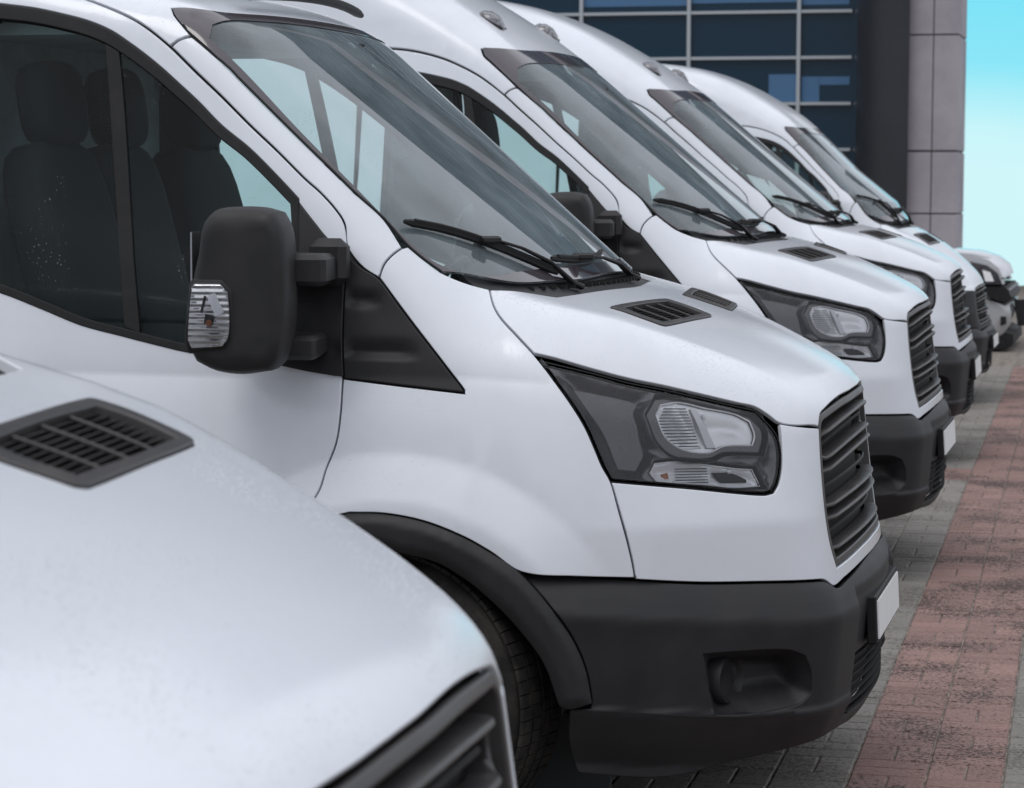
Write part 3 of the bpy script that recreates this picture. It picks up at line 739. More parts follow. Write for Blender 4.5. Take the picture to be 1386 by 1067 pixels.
    if style == 'high':
        wcor = [(-1.708, -.748, 1.986), (-1.826, -.731, 2.098), (-1.849, -.727, 2.120), (-1.863, -.712, 2.147), (-1.811, -.691, 2.148)]
        wedge = wcor[1:]+[(-1.76, -.645, 2.149), (-1.716, -.514, 2.151), (-1.691, -.294, 2.154), (-1.682, -.10, 2.155), (-1.680, 0, 2.155)]
    else:
        wcor = [(-1.708, -.748, 1.986), (-1.730, -.742, 2.010), (-1.758, -.727, 2.036), (-1.771, -.710, 2.054), (-1.743, -.695, 2.055)]
        wedge = wcor[1:]+[(-1.702, -.674, 2.054), (-1.667, -.636, 2.051), (-1.627, -.529, 2.052), (-1.587, -.301, 2.054), (-1.575, -.12, 2.054), (-1.573, 0, 2.054)]
    btop = seg('door_topB')[0:3] if style == 'high' else [(-2.282, -.725, 2.150), (-2.156, -.728, 2.142), (-2.03, -.734, 2.113)]
    zr = 2.2
    ro = seg('pil_seam')[0:]+wedge+[(-1.9, 0, 2.3), (-2.2, 0, 2.5), (-2.6, 0, 2.6), (-5.3, 0, 2.6), (-5.3, -.4, 2.6), (-5.3, -.70, 2.3), (-5.3, -.735, 2.17), (-2.45, -.735, 2.17), (-2.36, -.73, 2.168)]+btop+seg('door_top')[0:3]
    roof = panel('roof', ro, W, van, SX, grid=.035, sym='join')
    if style == 'high':                       # seam across the roof
        for yy in ():
            pass
    # ---- door
    do = [(-2.36, -.73, 2.165)]+btop+seg('door_top')[0:]+[(-1.312, -1.01, .833), low]+DOOR_LOW[1:]+[(-1.66, -1, .36), (-2.36, -1, .36), (-2.375, -1, 1.2)]
    wo = [(-2.255, -.75, 2.04)]+seg('win_out')+[(-1.384, -.852, 1.521), (-1.379, -.868, 1.444), (-1.385, -.88, 1.34), (-1.41, -.905, 1.22), (-1.45, -.92, 1.172)]+seg('win_bot')+[(-2.262, -.895, 1.36)]
    door = panel('door', do, W, van, SX, grid=.02, holes=[wo])
    W3 = np.array(wo)
    wi_q = SX.to2(smooth_path(W3, .03)); sc_ = np.array([1, 1.3])
    qq = wi_q*sc_; A = area2(qq)
    if A < 0: qq = qq[::-1]
    qi = inset(qq, .017)/sc_
    wi = lift(SX, qi, body)[0]
    panel('window_seal', wo, M['rubber'], door, SX, off=.0035, grid=.02, holes=[wi], gap=-.003, depth=.02)
    panel('window_glass', wi, M['sideglass'], door, SX, off=-.006, grid=.04, gap=-.003, depth=.002, smoothed=False)
    panel('window_bar', seg('bar_l')+rev(seg('bar_r')), M['rubber'], door, SX, off=.001, grid=.02, gap=0, depth=.012)
    panel('door_seal', [(-2.2, -.735, 2.10), (-2.1, -.735, 2.092), (-2.02, -.738, 2.072), (-1.95, -.74, 2.045), (-1.88, -.75, 2.012), (-1.89, -.75, 2.004), (-1.96, -.74, 2.036), (-2.03, -.738, 2.062), (-2.1, -.735, 2.082), (-2.2, -.735, 2.09)], M['rubber'], door, SX, off=.001, grid=.03, gap=0, depth=.003) if False else None
    td = seg('tri_door')+[(-1.2550, -.87, 1.42), (-1.2550, -.887, 1.347), (-1.2510, -.914, 1.243), (-1.2430, -.935, 1.150)]+seg('tri_door_bot')[1:]+[(-1.385, -.88, 1.36), (-1.379, -.868, 1.444), (-1.384, -.852, 1.521)]
    def td_bowl(q, d, P):
        x, z = P[:, 0], P[:, 2]
        return (-.005*np.exp(-((z-1.215)/.020)**2)-.005*np.exp(-((z-1.335)/.018)**2))*sstep(0, .012, d)*sstep(-1.40, -1.33, x)
    panel('mirror_base', td, PL, door, SX, off=.009, grid=.011, gap=.0015, depth=.022, bowl=td_bowl)
    # door handle and lower moulding sit further back
    hb = MB(); hb.box((-2.2, -1.005, 1.02), (.20, .03, .035), bev=.010); hb.obj('door_handle', PL, door)
    panel('door_moulding', [(-1.70, -1, .62), (-2.33, -1, .62), (-2.33, -1, .50), (-1.68, -1, .50)], PL, door, SX, off=.012, grid=.05, gap=0)
    pair.append(door)
    for nm, L in (('door_weatherstrip', [(-2.36, -.73, 2.165)]+btop+seg('door_top')+[(-1.312, -1.01, .833), low]), ('door_weatherstrip', [(-2.378, -.735, 2.16), (-2.378, -.80, 1.8), (-2.382, -1, 1.2), (-2.378, -1, .8), (-2.378, -1, .36)]), ('pillar_seam_strip', seg('pil_seam')), ('pillar_seam_strip', seg('pil_low')), ('fender_seam_strip', seg('tri_hyp')+seg('tri_bot'))):
        Q, _ = lift(SX, SX.to2(smooth_path(np.array(L), .04, closed=False)), body); nn = grad(body, Q); Q = Q-nn*.026
        tb_ = MB(); tb_.tube([tuple(p) for p in Q], .015, n=6, up=(0, 1, 0)); pair.append(tb_.obj(nm, M['rubber'], van, smooth=True))
    # ---- cargo side, rear
    so = [(-2.385, -.735, 2.16), (-5.3, -.735, 2.16), (-5.32, -1, 1.2), (-5.3, -1, .36), (-2.385, -1, .36), (-2.385, -1, 1.2)]
    pair.append(panel('cargo_side', so, W, van, SX, grid=.10, smoothed=False))
    rb = MB(); rb.box((-5.33, 0, 1.35), (.04, 1.72, 1.95), bev=.012); rb.obj('rear_door', W, van)
    # ---- windshield with printed border
    wl = [p for p in ws if -1.69 < p[0] < -.99]
    wp = CylX(.7, .75)
    glass_o = [wedge[0]]+wedge[1:]+[(-1.3, 0, 1.8), (-1.0, 0, 1.5), (-.80, 0, 1.362), (-.805, -.30, 1.360), (-.84, -.50, 1.362), (-.90, -.66, 1.364)]+rev(wl)+[(-1.708, -.748, 1.986)]
    # keep pillars' edge: move slightly inward
    def full(hf):                                # near half from top centre to bottom centre, then its mirror
        return hf+[(p[0], -p[1], p[2]) for p in rev(hf) if abs(p[1]) > 1e-6]
    k_ = [i for i, p in enumerate(glass_o) if p[1] == 0]
    top_c = [i for i in k_ if glass_o[i][2] > 2.0][0]; bot_c = [i for i in k_ if glass_o[i][2] < 1.4][0]
    half = rev(glass_o[:top_c+1])+rev(glass_o[bot_c:])
    gfull = full(half)
    wsd = panel('windshield', gfull, M['wind'], van, wp, fn=cabin, off=-.003, grid=.022, gap=.001, depth=.003, rnd=.001, nomid=True)
    if style == 'high':
        fi = [(-1.665, 0, 2.115), (-1.70, -.40, 2.10), (-1.735, -.60, 2.07), (-1.72, -.655, 2.03)]
        ftop = [(-1.610, 0, 2.088), (-1.630, -.30, 2.085), (-1.67, -.50, 2.072), (-1.71, -.63, 2.055), (-1.735, -.69, 2.035), (-1.715, -.730, 1.995)]
    else:
        ftop = [(-1.545, 0, 2.027), (-1.56, -.28, 2.025), (-1.60, -.50, 2.018), (-1.648, -.63, 2.005), (-1.680, -.70, 1.988), (-1.672, -.733, 1.960)]
    inn = ftop+[(-1.57, -.748, 1.88), (-1.41, -.775, 1.73), (-1.26, -.795, 1.593), (-1.13, -.811, 1.475), (-1.05, -.806, 1.412), (-.97, -.745, 1.378), (-.89, -.55, 1.388), (-.845, -.3, 1.392), (-.83, 0, 1.394)]
    panel('windshield_border', gfull, M['frit'], wsd, wp, fn=cabin, off=.001, grid=.018, holes=[full(inn)], gap=.001, depth=.002, rnd=.001, nomid=True)
    # rubber along the windshield edge
    for sgn in (-1, 1):
        tb = MB()
        L = [(p[0], sgn*(abs(p[1])-.002), p[2]) for p in rev(wl)+[(-1.708, -.748, 1.986)]+wcor[1:2]]
        L = smooth_path(np.array(L), .03, closed=False); tb.tube([tuple(p) for p in L], .0035, n=6)
        tb.obj('windshield_rubber', M['rubber'], wsd, smooth=True)
    if style == 'low':
        st = MB(); L = [(-1.60-.05*(y/.5)**2, y, 2.118-.02*(y/.5)**2) for y in np.linspace(-.55, .40, 14)]
        st.tube(L, [.006]+[.016]*12+[.010], n=8, flat=.8); st.obj('roof_strip', M['rubber'], van, smooth=True)
    # ---- cowl
    co = seg('hood_rear')[:-1]+[(-.716, 0, 1.341), (-.83, 0, 1.40), (-.87, -.30, 1.40), (-.92, -.52, 1.40), (-.985, -.68, 1.40), (-1.0, -.775, 1.39), (-.95, -.775, 1.37)]
    panel('cowl', co, M['dash'], van, Plane((.45, 0, .9), (-.9, 0, 1.35)), off=-.016, grid=.03, sym='join', gap=0)
    gl_ = MB()
    for k_ in range(26):
        y = -.60+k_*.048; x = -.735-.11*(abs(y)/.6)**2.2; gl_.box((x-.035, y, 1.353), (.055, .006, .01))
    gl_.obj('cowl_louvre', M['rubber'], van, kind='stuff')
    # ---- wipers
    def wpt(x, y, h): # point h above the glass at plan (x,y)
        z = 1.465-.663*(x+1.105+.12*(y*y-.7225)+.235*(y**4-.522))/.749
        return (x+.663*h, y, z+.749*h)
    for (bl, pv, clip) in (([(-1.135, -.815), (-1.054, -.724), (-.975, -.633), (-.909, -.555), (-.835, -.455)], (-.80, -.405), 2),
                           ([(-.865, -.40), (-.835, -.20), (-.835, 0), (-.845, .10)], (-.775, .20), 1)):
        wmb = MB(); L = smooth_path(np.array([wpt(x, y, .011) for x, y in bl]), .03, closed=False)
        wmb.tube([tuple(p) for p in L], [.004]+[.0075]*(len(L)-2)+[.005], n=6, flat=1.3)
        L2_ = [(p[0]+.005, p[1]+.002, p[2]+.006) for p in L[1:-1]]
        wmb.tube(L2_, .0055, n=6)
        wo_ = wmb.obj('wiper', M['rubber'], van, smooth=True)
        am = MB(); c = bl[clip]; x1, y1 = c; x2, y2 = pv
        am.tube([wpt(x1, y1, .026), wpt((x1*2+x2)/3, (y1*2+y2)/3, .031), wpt((x1+x2*2)/3, (y1+y2*2)/3, .027), (x2, y2, 1.362), (x2+.02, y2+.02, 1.350)], [.006, .007, .009, .012, .014], n=8, flat=.6)
        cp = wpt(x1, y1, .022); am.box(cp, (.05, .045, .018), rz=.8, bev=.005)
        am.obj('wiper_arm', M['plastic'], wo_, smooth=True)
    # ---- headlight
    hl_o = [(T['hl_top'][0][0]+.012, T['hl_top'][0][1], T['hl_top'][0][2]-.014)]+seg('hl_rear')[1:]+seg('hl_bot')[1:]+seg('hl_front')[1:-2]+[(x, y, z-.007) for x, y, z in rev(seg('hl_top'))[2:-1]]
    hl = np.array(hl_o)
    def shr(P, d, proj=SZ):
        q = proj.to2(smooth_path(np.array(P), .02)); s_ = np.array([.95, 1.]); q = q*s_
        if area2(q) < 0: q = q[::-1]
        return lift(proj, inset(q, d)/s_, body)[0]
    HM = M['housing']
    def hbowl(q, d, P): return -.040*sstep(.0, .05, d)
    cr_o = seg('crest'); bz_o = seg('lens_bezel'); rf_o = seg('light_bulbs'); lo_o = seg('light_low')[:4]+[(-.322, -.695, .932), (-.285, -.672, .928), (-.268, -.665, .888), (-.33, -.705, .888)]+seg('light_low')[6:]
    hh = panel('headlight', hl_o, HM, van, SZ, off=-.010, grid=.010, gap=.008, holes=[bz_o, lo_o], bowl=lambda q, d, P: -.026*sstep(.0, .035, np.minimum(d, segxz(P, hl_o+hl_o[:1]))), depth=.03)
    panel('lens', hl_o, M['lens'], hh, SZ, off=-.001, grid=.012, gap=.0055, depth=.010, rnd=.004)
    panel('gasket', hl_o, M['dark'], hh, SZ, off=-.085, grid=.03, gap=-.004, depth=.002)
    panel('housing_step', cr_o, HM, hh, SZ, off=-.028, grid=.010, gap=0, depth=.012, rnd=.006)
    panel('housing_step', [(-.735, -1, 1.155), (-.62, -1, 1.12), (-.55, -1, 1.095), (-.575, -1, 1.075), (-.66, -1, 1.095), (-.70, -1, 1.12)], HM, hh, SZ, off=-.030, grid=.010, gap=0, depth=.012, rnd=.004)
    panel('bezel', bz_o, HM, hh, SZ, off=-.022, grid=.010, holes=[rf_o], gap=-.002, depth=.03, rnd=.005)
    panel('reflector', rf_o, M['chrome'], hh, SZ, off=-.030, grid=.008, gap=-.003, depth=.002, bowl=lambda q, d, P: -.022*sstep(0, .09, d))
    rear_rf = [rf_o[0], rf_o[1], rf_o[2], (-.452, -.76, 1.09), (-.425, -.745, 1.03), (-.395, -.74, .985), rf_o[10], rf_o[11]]
    panel('fluted_reflector', rear_rf, M['chromefluted'], hh, SZ, off=-.027, grid=.0045, gap=-.001, depth=.01, bowl=lambda q, d, P: -.016*sstep(0, .05, d)+.0016*np.sin(P[:, 2]*2*math.pi/.0105))
    fl_o = []
    for k_ in range(13):
        zz = .992+.0078*k_; t_ = k_/12
        x0_ = -.462-.030*math.sin(math.pi*min(t_*1.05, 1)); x1_ = -.405-.030*t_
        q_ = SZ.to2(np.array([(x0_, -.80, zz), ((x0_+x1_)/2, -.77, zz-.001), (x1_, -.74, zz-.002)])); Qf, _ = lift(SZ, q_, body); nf = grad(body, Qf)
        fb = MB(); fb.tube([tuple(p) for p in Qf-nf*.0265], .0013, n=5); fb.obj('flute', M['trim'], hh)
    for k_ in range(6):
        zz = .905+.0066*k_
        q_ = SZ.to2(np.array([(-.455, -.79, zz), (-.42, -.76, zz-.001), (-.385, -.74, zz-.002)])); Qf, _ = lift(SZ, q_, body); nf = grad(body, Qf)
        fb = MB(); fb.tube([tuple(p) for p in Qf-nf*.0245], .0012, n=5); fb.obj('flute', M['trim'], hh)
    for nm_, L_, o_, r_, m_ in (('reflector_rim', rf_o, .0225, .0022, M['chrome']), ('reflector_rim', lo_o, .0225, .0016, M['chrome']), ('lamp_seal', hl_o, .007, .0022, M['rubber'])):
        Qr, _ = lift(SZ, SZ.to2(smooth_path(np.array(L_), .012)), body); nr_ = grad(body, Qr); Qr = [tuple(p) for p in Qr-nr_*o_]
        rb_ = MB(); rb_.tube(Qr+Qr[:1], r_, n=5, cap=False); rb_.obj(nm_, m_, hh, smooth=True)
    q_ = SZ.to2(np.array([(-.385, -.73, 1.062), (-.300, -.66, 1.022), (-.345, -.70, .926)])); Qf, _ = lift(SZ, q_, body); nf = grad(body, Qf)
    for i_, r_ in ((0, .007), (2, .006)):
        bl_ = MB(); c_ = Qf[i_]-nf[i_]*.024; bl_.lathe([(0, -r_), (r_*.7, -r_*.7), (r_, 0), (r_*.7, r_*.7), (0, r_)], tuple(c_), n=12); bl_.obj('bulb', M['chrome'], hh, smooth=True)
    panel('lamp_edge_trim', hl_o, M['steel'], hh, SZ, off=-.006, grid=.012, gap=.010, holes=[[tuple(p) for p in shr(hl_o, .0135)]], depth=.004, rnd=.0008) if False else None
    panel('divider', seg('divider'), M['steel'], hh, SZ, off=-.024, grid=.010, gap=0.002, depth=.02, rnd=.001)
    panel('lower_reflector', lo_o, M['chromefluted'], hh, SZ, off=-.026, grid=.0045, gap=0, depth=.002,
          bowl=lambda q, d, P: -.014*sstep(0, .02, d)+.0014*np.sign(np.sin(P[:, 2]*2*math.pi/.0085)))
    panel('indicator_bulb', [(-.487, -.80, .928), (-.475, -.79, .931), (-.472, -.79, .915), (-.484, -.80, .912)], M['amber'], hh, SZ, off=-.030, grid=.006, gap=0, depth=.01)
    panel('lamp_strut', [(-.375, -.73, .925), (-.335, -.70, .922), (-.300, -.68, .905), (-.300, -.68, .898), (-.36, -.72, .900)], M['rubber'], hh, SZ, off=-.024, grid=.012, gap=0, depth=.01)
    lb = MB()
    for (za, zb) in ((1.16, 1.145), (1.12, 1.10), (1.085, 1.06), (1.05, 1.025), (1.015, .985), (.975, .94)):
        L = [(x, -1, z) for x, z in ((-.62, za), (-.58, (za+zb)/2), (-.54, zb))]
        Q, _ = lift(SZ, SZ.to2(np.array(L)), body); nn = grad(body, Q); Q = Q-nn*.0345; lb.tube([tuple(p) for p in Q], .0022, n=5)
    lb.obj('housing_rib', M['rubber'], hh, kind='stuff')
    pair.append(hh)
    # ---- front panel round the headlight and under the grille
    gn = seg('gr_near')[2:]
    gbot = [(-.085, -.40, .668), (-.07, -.2, .682), (-.062, 0, .688)]
    fpo = [T['hl_top'][-1]]+seg('fp_top')[1:]+gn[1:]+gbot+[(-.055, 0, .650), (-.065, -.2, .645), (-.09, -.42, .628)]+rev(seg('bump_top'))[0:-2]+rev(seg('fp_seam'))[1:]+seg('hl_bot')[1:]+seg('hl_front')[1:4]
    fpo = [tuple(p) for p in fpo]
    def fbowl(q, d, P):
        # raised lip beside the lamp
        h3 = segxz(P, seg('hl_bot')+seg('hl_front')[1:4]); return -.006*(1-sstep(.0, .030, h3))
    fp = panel('front_panel', fpo, W, van, SZ, grid=.013, sym='join', bowl=None)
    # ---- grille
    go_ = [(-.118, 0, 1.073)]+[(-.120, -.10, 1.0715)]+rev(seg('hood_gr'))[1:-1]+gn+gbot
    gro = [tuple(p) for p in go_]
    gf = full(gro)
    q = SZ.to2(smooth_path(np.array(gf), .02))
    if area2(q) < 0: q = q[::-1]
    gin = lift(SZ, inset(q, .022), body)[0]
    gr = panel('grille', gf, M['grille'], van, SZ, off=-.003, grid=.012, holes=[[tuple(p) for p in gin]], gap=.0012, depth=.05, rnd=.005, nomid=True)
    panel('grille_backing', gf, M['dark'], gr, SZ, off=-.05, grid=.05, nomid=True, gap=0, depth=.002)
    def fx(y, z): return -(.060+.12*(z-.68)+.20*y*y+2*max(z-1.05, 0)**2)
    def lift_z(y, z0): return z0+.045*(1-(abs(y)/.5)**2)*(1 if z0 > .85 else .55)
    for (z1, z2, Y) in ((.920, .982, .458), (.808, .890, .482), (.700, .776, .474)):
        # closed loop of a flat, round-nosed section
        path = []
        for t in np.linspace(-Y+.03, Y-.03, 30): path.append((t, z2))
        for a in np.linspace(90, 0, 5)[1:-1]: path.append((Y-.03+.03*math.cos(R(a)), z2-.03+.03*math.sin(R(a))))
        for a in np.linspace(0, -90, 5)[1:-1]: path.append((Y-.03+.03*math.cos(R(a)), z1+.03+.03*math.sin(R(a))))
        for t in np.linspace(Y-.03, -Y+.03, 30): path.append((t, z1))
        for a in np.linspace(270, 180, 5)[1:-1]: path.append((-Y+.03+.03*math.cos(R(a)), z1+.03+.03*math.sin(R(a))))
        for a in np.linspace(180, 90, 5)[1:-1]: path.append((-Y+.03+.03*math.cos(R(a)), z2-.03+.03*math.sin(R(a))))
        Pc = [np.array((fx(y, z)-.005-.42*max(abs(y)-.42, 0), y, lift_z(y, z))) for y, z in path]
        n = len(Pc); VV = []; FF = []
        sec = [(-.036, .0050), (-.010, .0068), (-.003, .0050), (0, 0), (-.003, -.0050), (-.010, -.0068), (-.036, -.0050)]
        for i in range(n):
            t = Pc[(i+1) % n]-Pc[i-1]; t /= np.linalg.norm(t); nx = np.array((1., 0, 0)); nx -= t*(nx@t); nx /= np.linalg.norm(nx); b = np.cross(t, nx)
            for (u, w) in sec: VV.append(Pc[i]+nx*u+b*w)
        m = len(sec)
        for i in range(n):
            j = (i+1) % n
            for k in range(m-1): FF.append((i*m+k, i*m+k+1, j*m+k+1, j*m+k))
        g_ = MB(); g_.add(VV, FF); g_.obj('grille_bar', M['grille'], gr, smooth=True)
        zc = (z1+z2)/2
        s_ = MB(); L = [(fx(y, zc)-.022-.42*max(abs(y)-.42, 0), y, lift_z(y, zc)) for y in np.linspace(-Y+.012, Y-.012, 30)]
        s_.tube([(p[0]-.008, p[1], p[2]) for p in L], .0040, n=6, flat=1.2, up=(0, 0, 1)); s_.obj('grille_slat', M['rubber'], gr, smooth=True)
    # thin bars between the loops
    for zc in ():
        s_ = MB(); L = [(fx(y, zc)-.030-.42*max(abs(y)-.42, 0), y, lift_z(y, zc)) for y in np.linspace(-.455, .455, 26)]
        s_.tube(L, .005, n=6, flat=1.6); s_.obj('grille_slat', M['grille'], gr, smooth=True)
    # ---- bumper
    ao = seg('arch_out')
    bo = seg('bump_top')[0:-1]+[(-.106, -.505, .619), (-.09, -.42, .625), (-.062, -.2, .643), (-.053, 0, .648), (0, 0, .60), (0, 0, .55), (0, 0, .425),
          (-.03, -.2, .425), (-.045, -.36, .42), (-.055, -.395, .40), (-.055, -.40, .30), (-.05, -.375, .268), (-.03, -.2, .262), (-.02, 0, .262), (-.04, 0, .225),
          (-.05, -.25, .228), (-.07, -.42, .240), (-.145, -.564, .238), (-.31, -.685, .205), (-.473, -.79, .180), (-.66, -.9, .20), (-.685, -.92, .28), (-.682, -.95, .375), (-.622, -.955, .378)]
    bo += rev(ao[6:])
    fh = [(-.385, -.815, .494), (-.301, -.759, .494), (-.200, -.685, .488), (-.162, -.656, .470), (-.148, -.64, .428), (-.150, -.629, .375), (-.178, -.646, .351), (-.238, -.69, .343), (-.303, -.734, .338), (-.364, -.779, .343), (-.377, -.80, .42)]
    bmp = panel('bumper', bo, M['bumper'], van, SZ, fn=bumperf, grid=.013, holes=[fh], sym='join', gap=.001, depth=.03, rnd=.004)
    for sgn in (1,):
        fr_ = panel('fog_recess', fh, M['bumper'], bmp, SZ, fn=bumperf, off=-.004, grid=.012, gap=-.004, depth=.002,
                    bowl=lambda q, d, P: -.020*sstep(-.001, .012, d)-.075*sstep(.0, .07, d)*sstep(-.14, -.26, P[:, 0]*1.0) if False else -.012*sstep(0, .008, d)-.066*sstep(.002, .055, d))
    fl = MB(); fl.lathe([(.0, -.13), (.040, -.13), (.044, -.11), (.044, -.05), (.040, -.048), (.040, -.030), (.045, -.028), (.046, -.006), (.042, 0), (.038, -.004), (.034, -.014), (0, -.018)], (0, 0, 0), axis='X', n=28)
    for i in range(14):
        a_ = 2*math.pi*i/14; fl.box((-.085, .0455*math.cos(a_), .0455*math.sin(a_)), (.075, .006, .004), rx=a_+math.pi/2)
    flo = fl.obj('fog_lamp', M['plastic'], bmp, smooth=True)
    flo.matrix_basis = Matrix.Translation((-.322, -.728, .420)) @ Matrix.Rotation(R(-20), 4, 'Z') @ Matrix.Scale(1.42, 4)
    mirrored(fr_, bmp); mirrored(flo, bmp)
    vl = MB(); L = seg('val_line'); L = [(-.675, -.955, .372)]+L[1:3]+[(-.27, -.72, .330), (-.19, -.655, .333)]
    Q, _ = lift(SZ, SZ.to2(smooth_path(np.array(L), .04, closed=False)), bumperf)
    vl.tube([tuple(p+grad(bumperf, Q)[i]*.0005) for i, p in enumerate(Q)], .0022, n=5); vlo = vl.obj('bumper_seam', M['dark'], bmp)
    mirrored(vlo, bmp)
    lg = MB()
    for i in range(7):
        z = .278+.022*i
        lg.tube([(-.035-.20*y*y-.02, y, z) for y in np.linspace(-.39, .39, 12)], .0075, n=4, flat=.35, up=(0, 0, 1))
    lg.obj('lower_grille', M['dark'], bmp)
    panel('lower_backing', [(-.1, 0, .44), (-.1, -.44, .44), (-.1, -.44, .24), (-.1, 0, .24)], M['dark'], bmp, SZ, fn=bumperf, off=-.034, grid=.04, gap=0, sym='join', smoothed=False)
    bb = MB(); bb.box((-.165, 0, .36), (.08, 1.0, .24)); bb.obj('bumper_core', M['dark'], bmp)
    # ---- number plate
    pf = MB(); pf.box((-.036, 0, .4955), (.028, .536, .126), bev=.004, ry=R(-3))
    pfo = pf.obj('number_plate', M['rubber'], van)
    pp = MB(); pp.box((-.0205, 0, .4955), (.006, .508, .098), ry=R(-3)); pp.obj('plate_face', M['plate'], pfo)
    # ---- arch trim, liner, wheel
    ai = seg('arch_in')
    at = rev(ao)+arc(ARC_R, 100, 179, 8)+arc(.405, 179, 92, 8)+ai+[(-.672, -.98, .375)]
    at = [p for p in at]
    def abowl(q, d, P): return .012*sstep(0, .016, d)
    pair.append(panel('arch_trim', at, PL, van, SX, off=.006, grid=.012, gap=.001, depth=.05, bowl=abowl))
    ln = MB(); NA = 24
    for (r, y0, y1) in ((.425, -.965, -.55),):
        V_ = []; F_ = []
        for i in range(NA+1):
            a = R(2+190*i/NA)
            for y in (y0, -.8, y1): V_.append((ARC_C[0]+r*math.cos(a), y, ARC_C[1]+r*math.sin(a)))
        for i in range(NA):
            for k in range(2): F_.append((i*3+k, i*3+k+1, i*3+k+4, i*3+k+3))
        ln.add(V_, F_)
    for i in range(5):
        a = R(18+24*i); ln.box((ARC_C[0]+.415*math.cos(a), -.80, ARC_C[1]+.415*math.sin(a)), (.012, .26, .05), ry=-a)
    ln.box((ARC_C[0], -.52, .45), (.9, .02, .8))
    pair.append(ln.obj('wheel_liner', M['dark'] if False else M['trim'], van, smooth=True))
    wh = MB(); wc = (-1.10, -.83, .362)
    wh.lathe([(.215, -.10), (.225, -.118), (.245, -.122), (.300, -.118), (.335, -.108), (.352, -.092), (.358, -.07), (.3605, -.03), (.361, 0), (.3605, .03), (.358, .07), (.350, .10), (.30, .115), (.22, .11)], wc, n=72)
    tyre = wh.obj('wheel', M['tyre'], van, smooth=True)
    td_ = MB()
    for i in range(72):
        a = 2*math.pi*i/72
        for (yy, w_) in ((-.078, .05), (-.030, .035), (.02, .035), (.07, .05)):
            aa = a+(.02 if yy > 0 else 0)
            td_.box((wc[0]+.3595*math.cos(aa), wc[1]+yy, wc[2]+.3595*math.sin(aa)), (.009, w_-.004, .0285), ry=-aa)
    td_.obj('tread', M['tyre'], tyre, kind='stuff')
    rm = MB(); rm.lathe([(.218, -.10), (.212, -.085), (.195, -.07), (.185, -.03), (.16, -.04), (.14, -.075), (.08, -.085), (.07, -.11), (0, -.115)], wc, n=48)
    rm.obj('rim', M['rim'], tyre, smooth=True)
    for o__ in (tyre,):
        o__.matrix_basis = Matrix.Translation(wc) @ Matrix.Rotation(R(-14), 4, 'Z') @ Matrix.Translation([-c for c in wc])
    pair.append(tyre)
    rw = MB(); rw.lathe([(0, -.10), (.2, -.10), (.30, -.118), (.352, -.09), (.361, 0), (.35, .10), (.2, .11)], (-4.75, -.86, .362), n=40); pair.append(rw.obj('wheel', M['tyre'], van, smooth=True))
    # ---- mirror
    mo_ = [(-1.470, 1.549), (-1.435, 1.559), (-1.36, 1.559), (-1.318, 1.549), (-1.300, 1.515), (-1.291, 1.455), (-1.288, 1.36), (-1.293, 1.27), (-1.306, 1.208), (-1.330, 1.182), (-1.40, 1.172), (-1.465, 1.178), (-1.510, 1.197), (-1.527, 1.232), (-1.526, 1.30), (-1.520, 1.385), (-1.505, 1.45), (-1.492, 1.52)]
    o3 = smooth_path(np.array([(x, 0., z) for x, z in mo_]), .018); n_ = len(o3); cxz = np.array((-1.41, 0, 1.365))
    mh = MB(); VV = []; FF = []
    secs = [(-1.236, .0, .80, 0), (-1.236, .0, .86, 0), (-1.231, .0, .93, 0), (-1.220, 0, .975, 0), (-1.200, 0, 1.0, 0), (-1.13, 0, 1.0, -.008), (-1.08, 0, .985, -.018), (-1.05, 0, .95, -.024), (-1.035, 0, .88, -.028), (-1.03, 0, .70, -.03)]
    for (yy, _, s_, dx) in secs:
        for p in o3:
            dlt = p-cxz; ln_ = 1-(1-s_)*.17/max(abs(dlt[0])*.9+abs(dlt[2])*.42, .06) if s_ < 1 else 1
            VV.append((cxz[0]+dlt[0]*ln_+dx+.0*(yy), yy, cxz[2]+dlt[2]*ln_))
    for i in range(len(secs)-1):
        for k in range(n_): FF.append((i*n_+k, i*n_+(k+1) % n_, (i+1)*n_+(k+1) % n_, (i+1)*n_+k))
    FF.append(tuple(range(n_))); FF.append(tuple((len(secs)-1)*n_+k for k in range(n_-1, -1, -1)))
    mh.add(VV, FF); mir = mh.obj('door_mirror', PL, van, smooth=True)
    io_ = [(-1.505, 1.386), (-1.440, 1.386), (-1.420, 1.365), (-1.416, 1.31), (-1.420, 1.255), (-1.436, 1.235), (-1.515, 1.228), (-1.524, 1.245), (-1.521, 1.31), (-1.514, 1.378)]
    def plate_(name, sc2, y0, y1, m, bev=.006):
        c_ = np.array((-1.468, 1.307)); b_ = MB(); P_ = smooth_path(np.array([(x, 0., z) for x, z in io_]), .02)[:, [0, 2]]; n2 = len(P_)
        V_ = []
        for (yy, s2) in ((y0, 1.0), (y1+.004, 1.0), (y1, 1-bev/.06)):
            for p in P_: q_ = c_+(p-c_)*sc2*s2; V_.append((q_[0], yy, q_[1]))
        F_ = [(i*n2+k, i*n2+(k+1) % n2, (i+1)*n2+(k+1) % n2, (i+1)*n2+k) for i in range(2) for k in range(n2)]+[tuple(2*n2+k for k in range(n2))]
        b_.add(V_, F_); return b_.obj(name, m, mir, smooth=True)
    plate_('indicator_surround', 1.10, -1.225, -1.239, PL)
    plate_('indicator_reflector', .97, -1.230, -1.2405, M['chromewave'], .002)
    plate_('mirror_indicator', 1.0, -1.235, -1.249, M['lens'])
    ib = MB(); ib.lathe([(0, -.004), (.006, -.003), (.008, 0), (0, .0)], (0, 0, 0), n=12); ibo = ib.obj('indicator_bulb', M['amber'], mir, smooth=True); ibo.location = (-1.468, -1.2435, 1.292)
